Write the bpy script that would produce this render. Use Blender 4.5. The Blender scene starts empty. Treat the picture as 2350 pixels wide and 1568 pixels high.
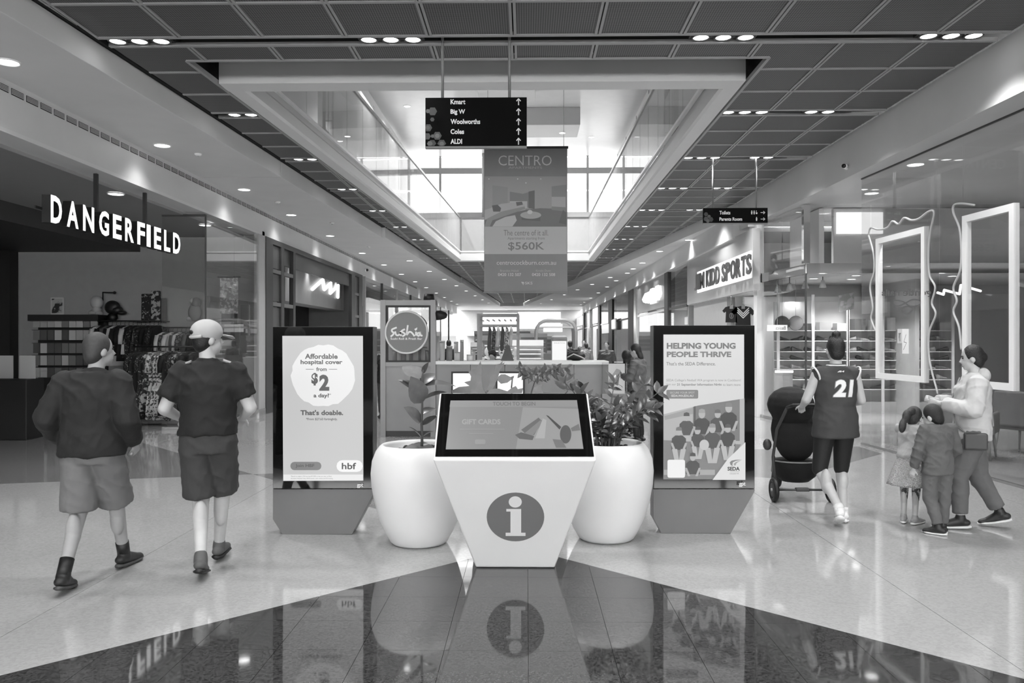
import bpy, bmesh, math, random
from mathutils import Vector, Matrix
from mathutils.bvhtree import BVHTree
random.seed(7)
SC = bpy.context.scene
COL = SC.collection
# ------------------------------------------------------------------ camera, world, exposure
F, H, CX, CY = 1850.0, 1.66, 1175.0, 784.0        # focal length in pixels of the 2350x1568 frame, eye height, frame centre
TH = math.atan(33.0 / F)                            # the camera is turned a touch to the left of the mall's axis
cam_d = bpy.data.cameras.new('camera')
cam_d.sensor_fit = 'HORIZONTAL'; cam_d.sensor_width = 36.0; cam_d.lens = 36.0 * F / 2350.0
cam_d.clip_start = 0.05; cam_d.clip_end = 300
cam = bpy.data.objects.new('camera', cam_d); COL.objects.link(cam)
cam.location = (0, 0, H); cam.rotation_euler = (math.pi / 2, 0, TH)
SC.camera = cam
SC.view_settings.view_transform = 'Standard'; SC.view_settings.look = 'None'
SC.view_settings.exposure = 0.0; SC.view_settings.gamma = 1.0
SC.view_settings.use_curve_mapping = False
cy = SC.cycles
cy.use_denoising = True; cy.adaptive_threshold = 0.06; cy.max_bounces = 6; cy.diffuse_bounces = 3; cy.glossy_bounces = 3
cy.transparent_max_bounces = 12; cy.caustics_reflective = False; cy.caustics_refractive = False
cy.sample_clamp_indirect = 6.0; cy.use_light_tree = True
W = bpy.data.worlds.new('world'); SC.world = W; W.use_nodes = True
W.node_tree.nodes['Background'].inputs[0].default_value = (1, 1, 1, 1)
W.node_tree.nodes['Background'].inputs[1].default_value = 13.0   # daylight outside the glazed entrance behind the camera
SPOT_E = 190.0      # watts of one downlight group
# ------------------------------------------------------------------ projection helpers
def ray(px, py):
    u, w = (px - CX) / F, -(py - CY) / F
    return Vector((u * math.cos(TH) - math.sin(TH), u * math.sin(TH) + math.cos(TH), w))
EYE = Vector((0, 0, H))
def hit(px, py, p0, n):
    d = ray(px, py); n = Vector(n); return EYE + d * ((Vector(p0) - EYE).dot(n) / d.dot(n))
def onz(px, py, z=0.0): return hit(px, py, (0, 0, z), (0, 0, 1))
def ony(px, py, y): return hit(px, py, (0, y, 0), (0, 1, 0))
def onx(px, py, x): return hit(px, py, (x, 0, 0), (1, 0, 0))
def YX(px, x): return onx(px, CY, x).y            # depth at which a plane x=const shows at column px
# ------------------------------------------------------------------ materials (all grey: the picture is black and white)
def lin(s):
    s = s / 255.0
    return s / 12.92 if s <= 0.04045 else ((s + 0.055) / 1.055) ** 2.4
MATS = {}
def base_mat(name):
    m = bpy.data.materials.new(name); m.use_nodes = True
    nt = m.node_tree; return m, nt, nt.nodes['Principled BSDF'], nt.nodes, nt.links
def mat(name, g, rough=0.5, metal=0.0, spec=0.5, var=0.06, scale=6.0, bump=0.0, bscale=40.0, coat=0.0):
    if name in MATS: return MATS[name]
    m, nt, b, N, L = base_mat(name)
    v = lin(g)
    if var > 0:
        tc = N.new('ShaderNodeTexCoord'); nz = N.new('ShaderNodeTexNoise'); nz.inputs['Scale'].default_value = scale
        nz.inputs['Detail'].default_value = 4; cr = N.new('ShaderNodeValToRGB')
        a, c = v * (1 - var), min(1, v * (1 + var))
        cr.color_ramp.elements[0].position = .3; cr.color_ramp.elements[1].position = .7
        cr.color_ramp.elements[0].color = (a, a, a, 1); cr.color_ramp.elements[1].color = (c, c, c, 1)
        L.new(tc.outputs['Object'], nz.inputs['Vector']); L.new(nz.outputs['Fac'], cr.inputs['Fac']); L.new(cr.outputs['Color'], b.inputs['Base Color'])
    else:
        b.inputs['Base Color'].default_value = (v, v, v, 1)
    if bump > 0:
        tc2 = N.new('ShaderNodeTexCoord'); n2 = N.new('ShaderNodeTexNoise'); n2.inputs['Scale'].default_value = bscale
        n2.inputs['Detail'].default_value = 3
        bp = N.new('ShaderNodeBump'); bp.inputs['Strength'].default_value = bump; bp.inputs['Distance'].default_value = 0.02
        L.new(tc2.outputs['Object'], n2.inputs['Vector']); L.new(n2.outputs['Fac'], bp.inputs['Height']); L.new(bp.outputs['Normal'], b.inputs['Normal'])
    b.inputs['Roughness'].default_value = rough; b.inputs['Metallic'].default_value = metal
    b.inputs['Specular IOR Level'].default_value = spec
    b.inputs['Coat Weight'].default_value = coat
    MATS[name] = m; return m
def emit(name, g, strength=1.0):
    if name in MATS: return MATS[name]
    m, nt, b, N, L = base_mat(name); v = lin(g)
    b.inputs['Base Color'].default_value = (0.02, 0.02, 0.02, 1); b.inputs['Roughness'].default_value = 0.3
    b.inputs['Emission Color'].default_value = (v, v, v, 1); b.inputs['Emission Strength'].default_value = strength
    if name != 'daylight_pane': m.cycles.emission_sampling = 'NONE'      # small lit faces; their lamps are the spot lights
    MATS[name] = m; return m
def glass(name, tint=0.93, refl=1.0, painted_refl=0.0):
    if name in MATS: return MATS[name]
    m, nt, b, N, L = base_mat(name); N.remove(b); out = N['Material Output']
    tr = N.new('ShaderNodeBsdfTransparent'); tr.inputs[0].default_value = (tint, tint, tint, 1)
    gl = N.new('ShaderNodeBsdfGlossy'); gl.inputs['Roughness'].default_value = 0.0; gl.inputs[0].default_value = (.9, .9, .9, 1)
    lw = N.new('ShaderNodeLayerWeight'); lw.inputs[0].default_value = .5       # Facing = 1 - cos: Schlick reflectance of one face
    pw = N.new('ShaderNodeMath'); pw.operation = 'POWER'; pw.inputs[1].default_value = 4.0
    mu = N.new('ShaderNodeMath'); mu.operation = 'MULTIPLY_ADD'; mu.use_clamp = True; mu.inputs[1].default_value = .5 * refl; mu.inputs[2].default_value = .03 * refl
    mx = N.new('ShaderNodeMixShader'); L.new(lw.outputs['Facing'], pw.inputs[0]); L.new(pw.outputs[0], mu.inputs[0]); L.new(mu.outputs[0], mx.inputs[0])
    L.new(tr.outputs[0], mx.inputs[1]); L.new(gl.outputs[0], mx.inputs[2])
    last = mx
    if painted_refl > 0:
        df = N.new('ShaderNodeBsdfDiffuse'); df.inputs[0].default_value = (.75, .75, .75, 1)
        m2 = N.new('ShaderNodeMixShader'); m2.inputs[0].default_value = painted_refl
        L.new(mx.outputs[0], m2.inputs[1]); L.new(df.outputs[0], m2.inputs[2]); last = m2
    L.new(last.outputs[0], out.inputs[0]); MATS[name] = m; return m
def terrazzo(name, g, spread, rough, scale=90.0):
    m, nt, b, N, L = base_mat(name); v = lin(g)
    ge = N.new('ShaderNodeNewGeometry')
    vo = N.new('ShaderNodeTexVoronoi'); vo.inputs['Scale'].default_value = scale
    n1 = N.new('ShaderNodeTexNoise'); n1.inputs['Scale'].default_value = .9; n1.inputs['Detail'].default_value = 5
    mixv = N.new('ShaderNodeMath'); mixv.operation = 'MULTIPLY_ADD'; mixv.inputs[1].default_value = .35
    cr = N.new('ShaderNodeValToRGB'); e = cr.color_ramp.elements
    e[0].position = .15; e[1].position = .95
    a, c = v * (1 - spread), min(1, v * (1 + spread)); e[0].color = (a, a, a, 1); e[1].color = (c, c, c, 1)
    L.new(ge.outputs['Position'], vo.inputs['Vector']); L.new(ge.outputs['Position'], n1.inputs['Vector'])
    sx = N.new('ShaderNodeSeparateColor'); L.new(vo.outputs['Color'], sx.inputs[0])
    L.new(n1.outputs['Fac'], mixv.inputs[0]); L.new(sx.outputs[0], mixv.inputs[2])
    L.new(mixv.outputs[0], cr.inputs['Fac']); L.new(cr.outputs['Color'], b.inputs['Base Color'])
    b.inputs['Roughness'].default_value = rough; b.inputs['Specular IOR Level'].default_value = .62
    MATS[name] = m; return m
def weave(name, lo, hi, k):
    m, nt, b, N, L = base_mat(name)
    ge = N.new('ShaderNodeNewGeometry'); mp = N.new('ShaderNodeMapping'); mp.inputs['Rotation'].default_value = (0, 0, math.radians(45))
    ck = N.new('ShaderNodeTexChecker'); ck.inputs['Scale'].default_value = k
    ck.inputs[1].default_value = (lin(lo),) * 3 + (1,); ck.inputs[2].default_value = (lin(hi),) * 3 + (1,)
    L.new(ge.outputs['Position'], mp.inputs[0]); L.new(mp.outputs[0], ck.inputs[0]); L.new(ck.outputs[0], b.inputs['Base Color'])
    b.inputs['Roughness'].default_value = .5; MATS[name] = m; return m
def patterned(name, lo, hi, scale, thr=.5, rough=.7):
    m, nt, b, N, L = base_mat(name)
    tc = N.new('ShaderNodeTexCoord'); vo = N.new('ShaderNodeTexNoise'); vo.inputs['Scale'].default_value = scale; vo.inputs['Detail'].default_value = 2
    cr = N.new('ShaderNodeValToRGB'); e = cr.color_ramp.elements
    e[0].position = thr - .03; e[1].position = thr + .03; e[0].color = (lin(lo),) * 3 + (1,); e[1].color = (lin(hi),) * 3 + (1,)
    L.new(tc.outputs['Object'], vo.inputs['Vector']); L.new(vo.outputs['Fac'], cr.inputs['Fac']); L.new(cr.outputs['Color'], b.inputs['Base Color'])
    b.inputs['Roughness'].default_value = rough; MATS[name] = m; return m
M_PLASTER = mat('plaster_paint', 214, .6, var=.03, scale=1.5)
M_BULK = mat('bulkhead_paint', 208, .4, var=.03, scale=1.5)
M_BEAM = mat('beam_paint', 216, .45, var=.02, scale=1.0)
M_WHITE = mat('white_gloss', 238, .28, var=.02, scale=3)
M_STAND = mat('stand_white', 222, .35, var=.02, scale=3)
M_PLANTER = mat('planter_white', 224, .42, var=.02, scale=4)
M_BLACK = mat('matt_black', 22, .5, var=.1)
M_GLOSSB = mat('black_glass', 10, .04, var=0, spec=.6)
M_DARK = mat('dark_grey_paint', 62, .45, var=.05)
M_MID = mat('mid_grey_paint', 128, .45, var=.04)
M_BAR = mat('ceiling_bar_grey', 152, .4, var=.03)
M_LGREY = mat('light_grey_paint', 178, .4, var=.03)
M_STEEL = mat('brushed_steel', 190, .25, metal=.9, var=.04)
M_CHROME = mat('chrome', 225, .06, metal=1.0, var=0)
M_PLENUM = mat('plenum_dark', 26, .9, var=.1)
M_TILE = weave('perforated_tile', 32, 104, 58.0)
M_FLOOR = terrazzo('floor_light_terrazzo', 164, .07, .06, 60)
M_FDARK = terrazzo('floor_dark_terrazzo', 56, .6, .045, 110)
M_FGREY = terrazzo('floor_grey_terrazzo', 118, .22, .08, 90)
M_GROUT = mat('grout', 138, .6, var=.05)
M_GLASS = glass('clear_glass', .95, 1.0)
M_BAL = glass('balustrade_glass', .9, 1.3, .28)  # white diffuse share paints in pale reflections of ceiling and walls
M_LAMP = emit('lamp_glow', 255, 9.0)
M_SKY = emit('daylight_pane', 255, 2.4)
M_GLOW = emit('sign_white_glow', 255, 1.6)
M_SOIL = mat('soil', 52, .9, var=.3, scale=60, bump=.5)
M_LEAF = mat('leaf_green', 88, .32, var=.25, scale=9)
M_LEAFD = mat('leaf_dark', 66, .3, var=.3, scale=12)
M_LEAFL = mat('leaf_pale', 104, .6, spec=.25, var=.25, scale=9)
M_STEM = mat('stem', 80, .6, var=.2)
def pr(g): return emit('print_%d' % g, g, 1.0)          # lit pixels of a screen
def ink(g): return mat('ink_%d' % g, g, .6, var=0)       # flat print on cloth, card or metal
# ------------------------------------------------------------------ object helpers
def tag(o, label=None, cat=None, group=None, kind=None):
    if label: o['label'] = label
    if cat: o['category'] = cat
    if group: o['group'] = group
    if kind: o['kind'] = kind
    return o
def empty(name, loc=(0, 0, 0), label=None, cat=None, group=None, kind=None, rz=0.0, parent=None):
    o = bpy.data.objects.new(name, None); COL.objects.link(o); o.location = loc; o.rotation_euler = (0, 0, rz)
    o.empty_display_size = .1; o.parent = parent
    return tag(o, label, cat, group, kind)
def wloc(o):
    v = Vector((0, 0, 0))
    while o is not None: v += Vector(o.location); o = o.parent
    return v
def link(name, me, parent=None, loc=(0, 0, 0), rot=(0, 0, 0), m=None, scale=None):
    if m is not None and not me.materials: me.materials.append(m)
    o = bpy.data.objects.new(name, me); COL.objects.link(o); o.parent = parent; o.location = loc; o.rotation_euler = rot
    if scale: o.scale = scale
    return o
class MB:
    def __init__(s): s.v = []; s.f = []; s.sm = []
    def add(s, vs, fs, smooth=False):
        k = len(s.v); s.v += [tuple(v) for v in vs]; s.f += [tuple(i + k for i in f) for f in fs]; s.sm += [smooth] * len(fs); return s
    def box(s, x0, x1, y0, y1, z0, z1):
        v = [(x, y, z) for z in (z0, z1) for y in (y0, y1) for x in (x0, x1)]
        return s.add(v, [(0, 2, 3, 1), (4, 5, 7, 6), (0, 1, 5, 4), (2, 6, 7, 3), (0, 4, 6, 2), (1, 3, 7, 5)])
    def prism(s, poly, d):
        d = Vector(d); n = len(poly); p = [Vector(q) for q in poly]
        v = p + [q + d for q in p]
        return s.add(v, [tuple(range(n))[::-1], tuple(range(n, 2 * n))] + [(i, (i + 1) % n, n + (i + 1) % n, n + i) for i in range(n)])
    def face(s, poly): return s.add(poly, [tuple(range(len(poly)))])
    def tube(s, pts, r, n=8, closed=False, smooth=True):
        pts = [Vector(p) for p in pts]; m = len(pts); rs = r if isinstance(r, (list, tuple)) else [r] * m
        vs = []; prev = None
        for i, p in enumerate(pts):
            if closed: t = pts[(i + 1) % m] - pts[i - 1]
            else: t = pts[min(i + 1, m - 1)] - pts[max(i - 1, 0)]
            t.normalize()
            a = prev if prev is not None else (Vector((0, 0, 1)) if abs(t.z) < .9 else Vector((1, 0, 0)))
            e1 = (a - t * a.dot(t))
            if e1.length < 1e-5: e1 = t.orthogonal()
            e1.normalize(); e2 = t.cross(e1); prev = e1
            vs += [p + (e1 * math.cos(2 * math.pi * k / n) + e2 * math.sin(2 * math.pi * k / n)) * rs[i] for k in range(n)]
        fs = []
        for i in range(m if closed else m - 1):
            j = (i + 1) % m
            fs += [(i * n + k, i * n + (k + 1) % n, j * n + (k + 1) % n, j * n + k) for k in range(n)]
        if not closed: fs += [tuple(range(n))[::-1], tuple((m - 1) * n + k for k in range(n))]
        return s.add(vs, fs, smooth)
    def cyl(s, p0, p1, r0, r1=None, n=16): return s.tube([p0, p1], [r0, r0 if r1 is None else r1], n)
    def lathe(s, prof, c=(0, 0, 0), n=40, smooth=True):
        vs = [(c[0] + r * math.cos(2 * math.pi * k / n), c[1] + r * math.sin(2 * math.pi * k / n), c[2] + z) for r, z in prof for k in range(n)]
        fs = [(i * n + k, i * n + (k + 1) % n, (i + 1) * n + (k + 1) % n, (i + 1) * n + k) for i in range(len(prof) - 1) for k in range(n)]
        fs += [tuple(range(n))[::-1], tuple((len(prof) - 1) * n + k for k in range(n))]
        return s.add(vs, fs, smooth)
    def ell(s, c, r, nu=12, nv=8, rot=None):
        c = Vector(c); R = rot or Matrix.Identity(3); vs = [c + R @ Vector((0, 0, -r[2]))]
        for j in range(1, nv):
            a = -math.pi / 2 + math.pi * j / nv
            vs += [c + R @ Vector((r[0] * math.cos(a) * math.cos(2 * math.pi * i / nu), r[1] * math.cos(a) * math.sin(2 * math.pi * i / nu), r[2] * math.sin(a))) for i in range(nu)]
        vs.append(c + R @ Vector((0, 0, r[2]))); fs = [(0, 1 + (i + 1) % nu, 1 + i) for i in range(nu)]
        for j in range(nv - 2):
            o = 1 + j * nu; fs += [(o + i, o + (i + 1) % nu, o + nu + (i + 1) % nu, o + nu + i) for i in range(nu)]
        o = 1 + (nv - 2) * nu; fs += [(o + i, o + (i + 1) % nu, len(vs) - 1) for i in range(nu)]
        return s.add(vs, fs, True)
    def loft(s, rings, n=24, smooth=True):             # rings: (centre, rx, ry) or (centre, rx, ry, e1, e2)
        vs = []
        for rg in rings:
            c = Vector(rg[0]); e1, e2 = (Vector(rg[3]), Vector(rg[4])) if len(rg) > 3 else (Vector((1, 0, 0)), Vector((0, 1, 0)))
            vs += [c + e1 * rg[1] * math.cos(2 * math.pi * k / n) + e2 * rg[2] * math.sin(2 * math.pi * k / n) for k in range(n)]
        m = len(rings)
        fs = [(i * n + k, i * n + (k + 1) % n, (i + 1) * n + (k + 1) % n, (i + 1) * n + k) for i in range(m - 1) for k in range(n)]
        fs += [tuple(range(n))[::-1], tuple((m - 1) * n + k for k in range(n))]
        return s.add(vs, fs, smooth)
    def mesh(s, name, m=None, off=(0, 0, 0)):
        me = bpy.data.meshes.new(name); o = Vector(off)
        me.from_pydata([(v[0] - o.x, v[1] - o.y, v[2] - o.z) for v in s.v], [], s.f)
        me.polygons.foreach_set('use_smooth', s.sm)
        if m: me.materials.append(m)
        return me
    def build(s, name, m, parent=None, label=None, cat=None, group=None, kind=None, local=False, bevel=0.0):
        if parent is None and not local:
            xs = [v[0] for v in s.v]; ys = [v[1] for v in s.v]; zs = [v[2] for v in s.v]
            off = Vector(((min(xs) + max(xs)) / 2, (min(ys) + max(ys)) / 2, min(zs)))
            o = link(name, s.mesh(name, m, off), None, off)
        else:
            o = link(name, s.mesh(name, m, (0, 0, 0) if local else wloc(parent)), parent)
        if bevel > 0:
            bv = o.modifiers.new('bevel', 'BEVEL'); bv.width = bevel; bv.segments = 3; bv.limit_method = 'ANGLE'
        return tag(o, label, cat, group, kind)
def box(name, b, m, parent=None, bevel=0.0, **k): return MB().box(*b).build(name, m, parent, bevel=bevel, **k)
ORD = ['first', 'second', 'third', 'fourth', 'fifth', 'sixth', 'seventh', 'eighth', 'ninth', 'tenth', 'eleventh', 'twelfth', 'thirteenth', 'fourteenth',
       'fifteenth', 'sixteenth', 'seventeenth', 'eighteenth', 'nineteenth', 'twentieth']
# lettering -------------------------------------------------------
FC = {}
def text_verts(s, bold):
    key = (s, bold)
    if key not in FC:
        c = bpy.data.curves.new('t', 'FONT'); c.body = s; c.size = 1.0; c.offset = bold; c.resolution_u = 3; c.fill_mode = 'FRONT'
        o = bpy.data.objects.new('t', c); me = o.to_mesh()
        vs = [tuple(v.co) for v in me.vertices]; fs = [tuple(p.vertices) for p in me.polygons]
        o.to_mesh_clear(); bpy.data.objects.remove(o); bpy.data.curves.remove(c)
        FC[key] = (vs, fs)
    return FC[key]
def text_at(s, bl, br, tl, n, name, m, parent, bold=0.0, thick=0.0, mirror=False, label=None):
    """lettering that fills the parallelogram bl-br-tl, lifted along n (pointing at the reader)"""
    vs, fs = text_verts(s, bold); bl, br, tl, n = Vector(bl), Vector(br), Vector(tl), Vector(n)
    if not vs: return None
    x0 = min(v[0] for v in vs); x1 = max(v[0] for v in vs); y0 = min(v[1] for v in vs); y1 = max(v[1] for v in vs)
    P = []
    for v in vs:
        a = (v[0] - x0) / max(x1 - x0, 1e-6); b = (v[1] - y0) / max(y1 - y0, 1e-6)
        if mirror: a = 1 - a
        P.append(bl + (br - bl) * a + (tl - bl) * b + n)
    mb = MB()
    if thick <= 0: mb.add(P, fs)
    else:
        k = len(P); nn = n.normalized() if n.length > 1e-9 else Vector((0, -1, 0))
        Q = [p + nn * thick for p in P]; ed = {}
        for f in fs:
            for i in range(len(f)):
                a, b = f[i], f[(i + 1) % len(f)]; ed[(a, b)] = ed.get((a, b), 0) + 1
        sides = [(a, b, b + k, a + k) for (a, b) in ed if (b, a) not in ed]
        mb.add(P + Q, [tuple(i + k for i in f) for f in fs] + [tuple(f)[::-1] for f in fs] + sides)
    return mb.build(name, m, parent, label=label)
def spline(P, n):
    P = [Vector(p) for p in P]; out = []
    for i in range(len(P) - 1):
        a, b, c, d = P[max(i - 1, 0)], P[i], P[i + 1], P[min(i + 2, len(P) - 1)]
        for k in range(n):
            t = k / n; out.append(.5 * ((2 * b) + (c - a) * t + (2 * a - 5 * b + 4 * c - d) * t * t + (3 * b - a - 3 * c + d) * t ** 3))
    return out + [P[-1]]
def chain(mb, pts, r, n=10):
    for a, b in zip(pts, pts[1:]): mb.cyl(a, b, r, n=n)
    for p in pts: mb.ell(p, (r, r, r), n, 8)
    return mb
class Face:                      # a flat surface addressed by the pixels it covers in the photograph
    def __init__(s, p0, n, parent): s.p0 = Vector(p0); s.n = Vector(n).normalized(); s.parent = parent; s.k = 0
    def at(s, px, py, lift=0.0): return hit(px, py, s.p0 + s.n * lift, s.n)
    def lay(s): s.k += 1; return .0012 + .0005 * s.k
    def text(s, t, x0, y0, x1, y1, m, bold=0.0, name='lettering', mirror=False, thick=0.0):
        e = s.lay(); return text_at(t, s.at(x0, y1), s.at(x1, y1), s.at(x0, y0), s.n * e, name, m, s.parent, bold, thick, mirror)
    def poly(s, pts, m, name='printed_shape', thick=0.0):
        e = s.lay(); P = [s.at(*p) + s.n * e for p in pts]; mb = MB()
        if thick > 0: mb.prism(P, s.n * thick)
        else: mb.face(P)
        return mb.build(name, m, s.parent)
    def rect(s, x0, y0, x1, y1, m, name='printed_panel', thick=0.0): return s.poly([(x0, y1), (x1, y1), (x1, y0), (x0, y0)], m, name, thick)
    def disc(s, cx, cy_, rx, ry, m, name='printed_disc', n=32, a0=0.0, wob=0.0):
        rnd = random.Random(3)
        return s.poly([(cx + rx * (1 + wob * (rnd.random() - .5)) * math.cos(a0 + 2 * math.pi * k / n), cy_ - ry * (1 + wob * (rnd.random() - .5)) * math.sin(a0 + 2 * math.pi * k / n)) for k in range(n)], m, name)
    def rrect(s, x0, y0, x1, y1, r, m, name='printed_panel'):
        pts = []
        for (cx, cy_, a) in ((x1 - r, y1 - r, -90), (x1 - r, y0 + r, 0), (x0 + r, y0 + r, 90), (x0 + r, y1 - r, 180)):
            pts += [(cx + r * math.cos(math.radians(a + t)), cy_ - r * math.sin(math.radians(a + t))) for t in (0, 30, 60, 90)]
        return s.poly(pts, m, name)
    def stroke(s, pts, w, m, name='printed_line', curve=False):
        e = s.lay(); P = [s.at(*p) + s.n * e for p in pts]; hw = w / 2; vs = []      # one mitred ribbon
        if curve: P = spline(P, 5)
        for i, p in enumerate(P):
            a = (P[i] - P[i - 1]).normalized() if i else (P[1] - P[0]).normalized(); b = (P[i + 1] - P[i]).normalized() if i < len(P) - 1 else a
            t = (a + b).normalized() if (a + b).length > .2 else a; k = min(1.6, 1 / max(.4, t.dot(a))); o = t.cross(s.n) * hw * k; x = t * hw * .6 * (-1 if i == 0 else 1 if i == len(P) - 1 else 0)
            vs += [p - o + x, p + o + x]
        return MB().add(vs, [(2 * i, 2 * i + 1, 2 * i + 3, 2 * i + 2) for i in range(len(P) - 1)]).build(name, m, s.parent)
# convex clipping in plan ------------------------------------------
def clip(poly, a, b, c):         # keep a*x+b*y<=c
    out = []
    for i in range(len(poly)):
        p, q = poly[i], poly[(i + 1) % len(poly)]; dp, dq = a * p[0] + b * p[1] - c, a * q[0] + b * q[1] - c
        if dp <= 0: out.append(p)
        if dp * dq < 0:
            t = dp / (dp - dq); out.append((p[0] + t * (q[0] - p[0]), p[1] + t * (q[1] - p[1])))
    return out
def parea(p): return abs(sum(p[i][0] * p[(i + 1) % len(p)][1] - p[(i + 1) % len(p)][0] * p[i][1] for i in range(len(p)))) / 2 if len(p) > 2 else 0
def halfplanes(poly):            # of a counter-clockwise convex polygon
    r = []
    for i in range(len(poly)):
        (x0, y0), (x1, y1) = poly[i], poly[(i + 1) % len(poly)]; a, b = (y1 - y0), -(x1 - x0); r.append((a, b, a * x0 + b * y0))
    return r
def clip_to(poly, region):
    for h in halfplanes(region):
        poly = clip(poly, *h)
        if len(poly) < 3: return []
    return poly
def rectp(x0, x1, y0, y1): return [(x0, y0), (x1, y0), (x1, y1), (x0, y1)]
def slab(poly, z0, z1, name, m, parent, **k): return MB().prism([(p[0], p[1], z0) for p in poly], (0, 0, z1 - z0)).build(name, m, parent, **k)
def along(prof, A, B):           # profile (offset to the right of A->B, z) carried from A to B (plan points)
    A, B = Vector((A[0], A[1], 0)), Vector((B[0], B[1], 0)); d = (B - A).normalized(); r = Vector((d.y, -d.x, 0))
    return MB().prism([A + r * o + Vector((0, 0, z)) for o, z in prof][::-1], B - A)
# lamps ------------------------------------------------------------
LK = 1.6           # all other lamps
def spot(loc, watts, name='downlight_beam', angle=120, rad=.12, parent=None):
    l = bpy.data.lights.new(name, 'SPOT'); l.energy = watts * LK; l.spot_size = math.radians(angle); l.spot_blend = .7; l.shadow_soft_size = rad
    o = bpy.data.objects.new(name, l); COL.objects.link(o); o.parent = parent; o.location = Vector(loc) - (wloc(parent) if parent else Vector((0, 0, 0))); return o
# ================================================================== STRUCTURE
ZP, ZM, ZL, ZR = 4.68, 4.92, 4.07, 4.30            # plaster ceiling, mesh ceiling, soffit over the left and right shopfronts
XL, XR, YEND = -6.0, 5.0, 78.0
def xl(y): return -4.46 + .0427 * (y - 14.73)        # left edge of the mesh ceiling
def xr(y): return 5.2 - .0155 * (y - 9.3) if y < 19.3 else 5.045 - .107 * (y - 19.3)
# ---- floor
floor = empty('floor', (0, 0, 0), kind='structure')
box('screed', (-14, 13, -9, YEND + 2, -.12, -.012), M_GROUT, floor)
L1, L2, R1, R2 = onz(245, 1490), onz(1060, 1287), onz(2080, 1488), onz(1285, 1280)
mL, mR = (L2.x - L1.x) / (L2.y - L1.y), (R2.x - R1.x) / (R2.y - R1.y)
ya = (R1.x - L1.x + mL * L1.y - mR * R1.y) / (mL - mR); xa = L1.x + mL * (ya - L1.y)
TRI = [(xa, ya), (xa - mL * (ya + 1), -1), (xa - mR * (ya + 1), -1)]
GREYL = [(-3.42, 10.02), (-6.9, 13.75), (-9.6, 13.75), (-9.6, 8.35)]
GREYL2 = [(-3.42, 10.02), (-1.15, 7.6), (-1.15, 10.62)]
GREYR = [(2.45, 10.1), (3.15, 9.75), (5.25, 12.0), (5.25, 12.85), (2.45, 12.25)]
inlays = [TRI, GREYL, GREYL2, GREYR]
inlays = [p if sum(p[i][0] * p[(i + 1) % len(p)][1] - p[(i + 1) % len(p)][0] * p[i][1] for i in range(len(p))) > 0 else p[::-1] for p in inlays]
JX = [-14, -6.05, -2.95, 2.5, 5.05, 13]
def minus(polys, hole):          # convex pieces minus a convex hole
    out = []
    for p in polys:
        rest = p
        for (a, b, c) in halfplanes(hole):
            piece = clip(rest, -a, -b, -c); rest = clip(rest, a, b, c)
            if parea(piece) > 1e-4: out.append(piece)
            if len(rest) < 3: break
    return out
for i in range(len(JX) - 1):
    ys = [-9, 14.4, 24, 38, 56, YEND] if i in (0, 4) else [-9, 16.2, 28, 44, YEND]
    for y0, y1 in zip(ys, ys[1:]):
        ps = [rectp(JX[i] + .002, JX[i + 1] - .002, y0 + .002, y1 - .002)]
        for h in inlays: ps = minus(ps, h)
        mb = MB()
        for p in ps: mb.prism([(q[0], q[1], -.012) for q in p], (0, 0, .012))
        mb.build('floor_slab', M_FLOOR, floor)
T = .452
for i in range(-16, 17):
    for j in range(-2, 16):
        x0, y0 = .01 + i * T, 5.225 - .452 * 12 + j * T
        p = clip_to(rectp(x0 + .0012, x0 + T - .0012, y0 + .0012, y0 + T - .0012), inlays[0])
        if parea(p) > 2e-4: slab(p, -.012, 0, 'floor_tile', M_FDARK, floor)
slab(inlays[1], -.012, 0, 'floor_inlay', M_FGREY, floor); slab(inlays[2], -.012, 0, 'floor_inlay', M_FGREY, floor)
slab(inlays[3], -.012, 0, 'floor_inlay', M_FGREY, floor)
# ---- mesh ceiling
ceiling = empty('ceiling', (0, 0, ZM), kind='structure')
VOY0, VOY1 = 9.32, 33.0                               # opening in the mesh ceiling
VFY, VBY = 10.12, 32.4                                # beam face, far inner edge
def vlo(y): return -3.885 + .0455 * (y - 10.15)       # left outer edge of the void
VRO, VRI = 2.76, 2.48
def vli(y): return vlo(y) + .235
REG = [rectp(-6, 6, -9, VOY0),
       [(-6, VOY0), (vlo(VOY0) - .02, VOY0), (vlo(VOY1) - .02, VOY1), (-6, VOY1)],
       rectp(VRO + .03, 6, VOY0, VOY1),
       rectp(-6, 6, VOY1, 69)]
EDGE = [(xl(-9) + .1, -9), (xr(-9) - .1, -9), (xr(19.3) - .1, 19.3), (xr(69) - .1, 69), (xl(69) + .1, 69)]
def ceil_pieces(rp):
    out = []
    for g in REG:
        p = clip_to(clip_to(rp, g), EDGE)
        if parea(p) > .004: out.append(p)
    return out
SLOTS = [8.72 + 2.85 * k for k in range(-6, 21)]
CXK = [-.14 + .898 * k for k in range(-6, 8)]
tiles = []
for s in SLOTS:
    for r in range(3):
        y0 = s + .125 + r * .87
        for k in range(len(CXK) - 1):
            for p in ceil_pieces(rectp(CXK[k] + .032, CXK[k + 1] - .032, y0 + .022, y0 + .848)): tiles.append(p)
tiles.sort(key=lambda p: p[0][1] + (200 if p[0][1] < 7.0 else 0))
for p in tiles[:290]: slab(p, ZM + .012, ZM + .03, 'ceiling_tile', M_TILE, ceiling)
mb = MB()
for p in tiles[290:]: mb.prism([(q[0], q[1], ZM + .012) for q in p], (0, 0, .018))
mb.build('ceiling_tile_field', M_TILE, ceiling, kind='stuff')
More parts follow.
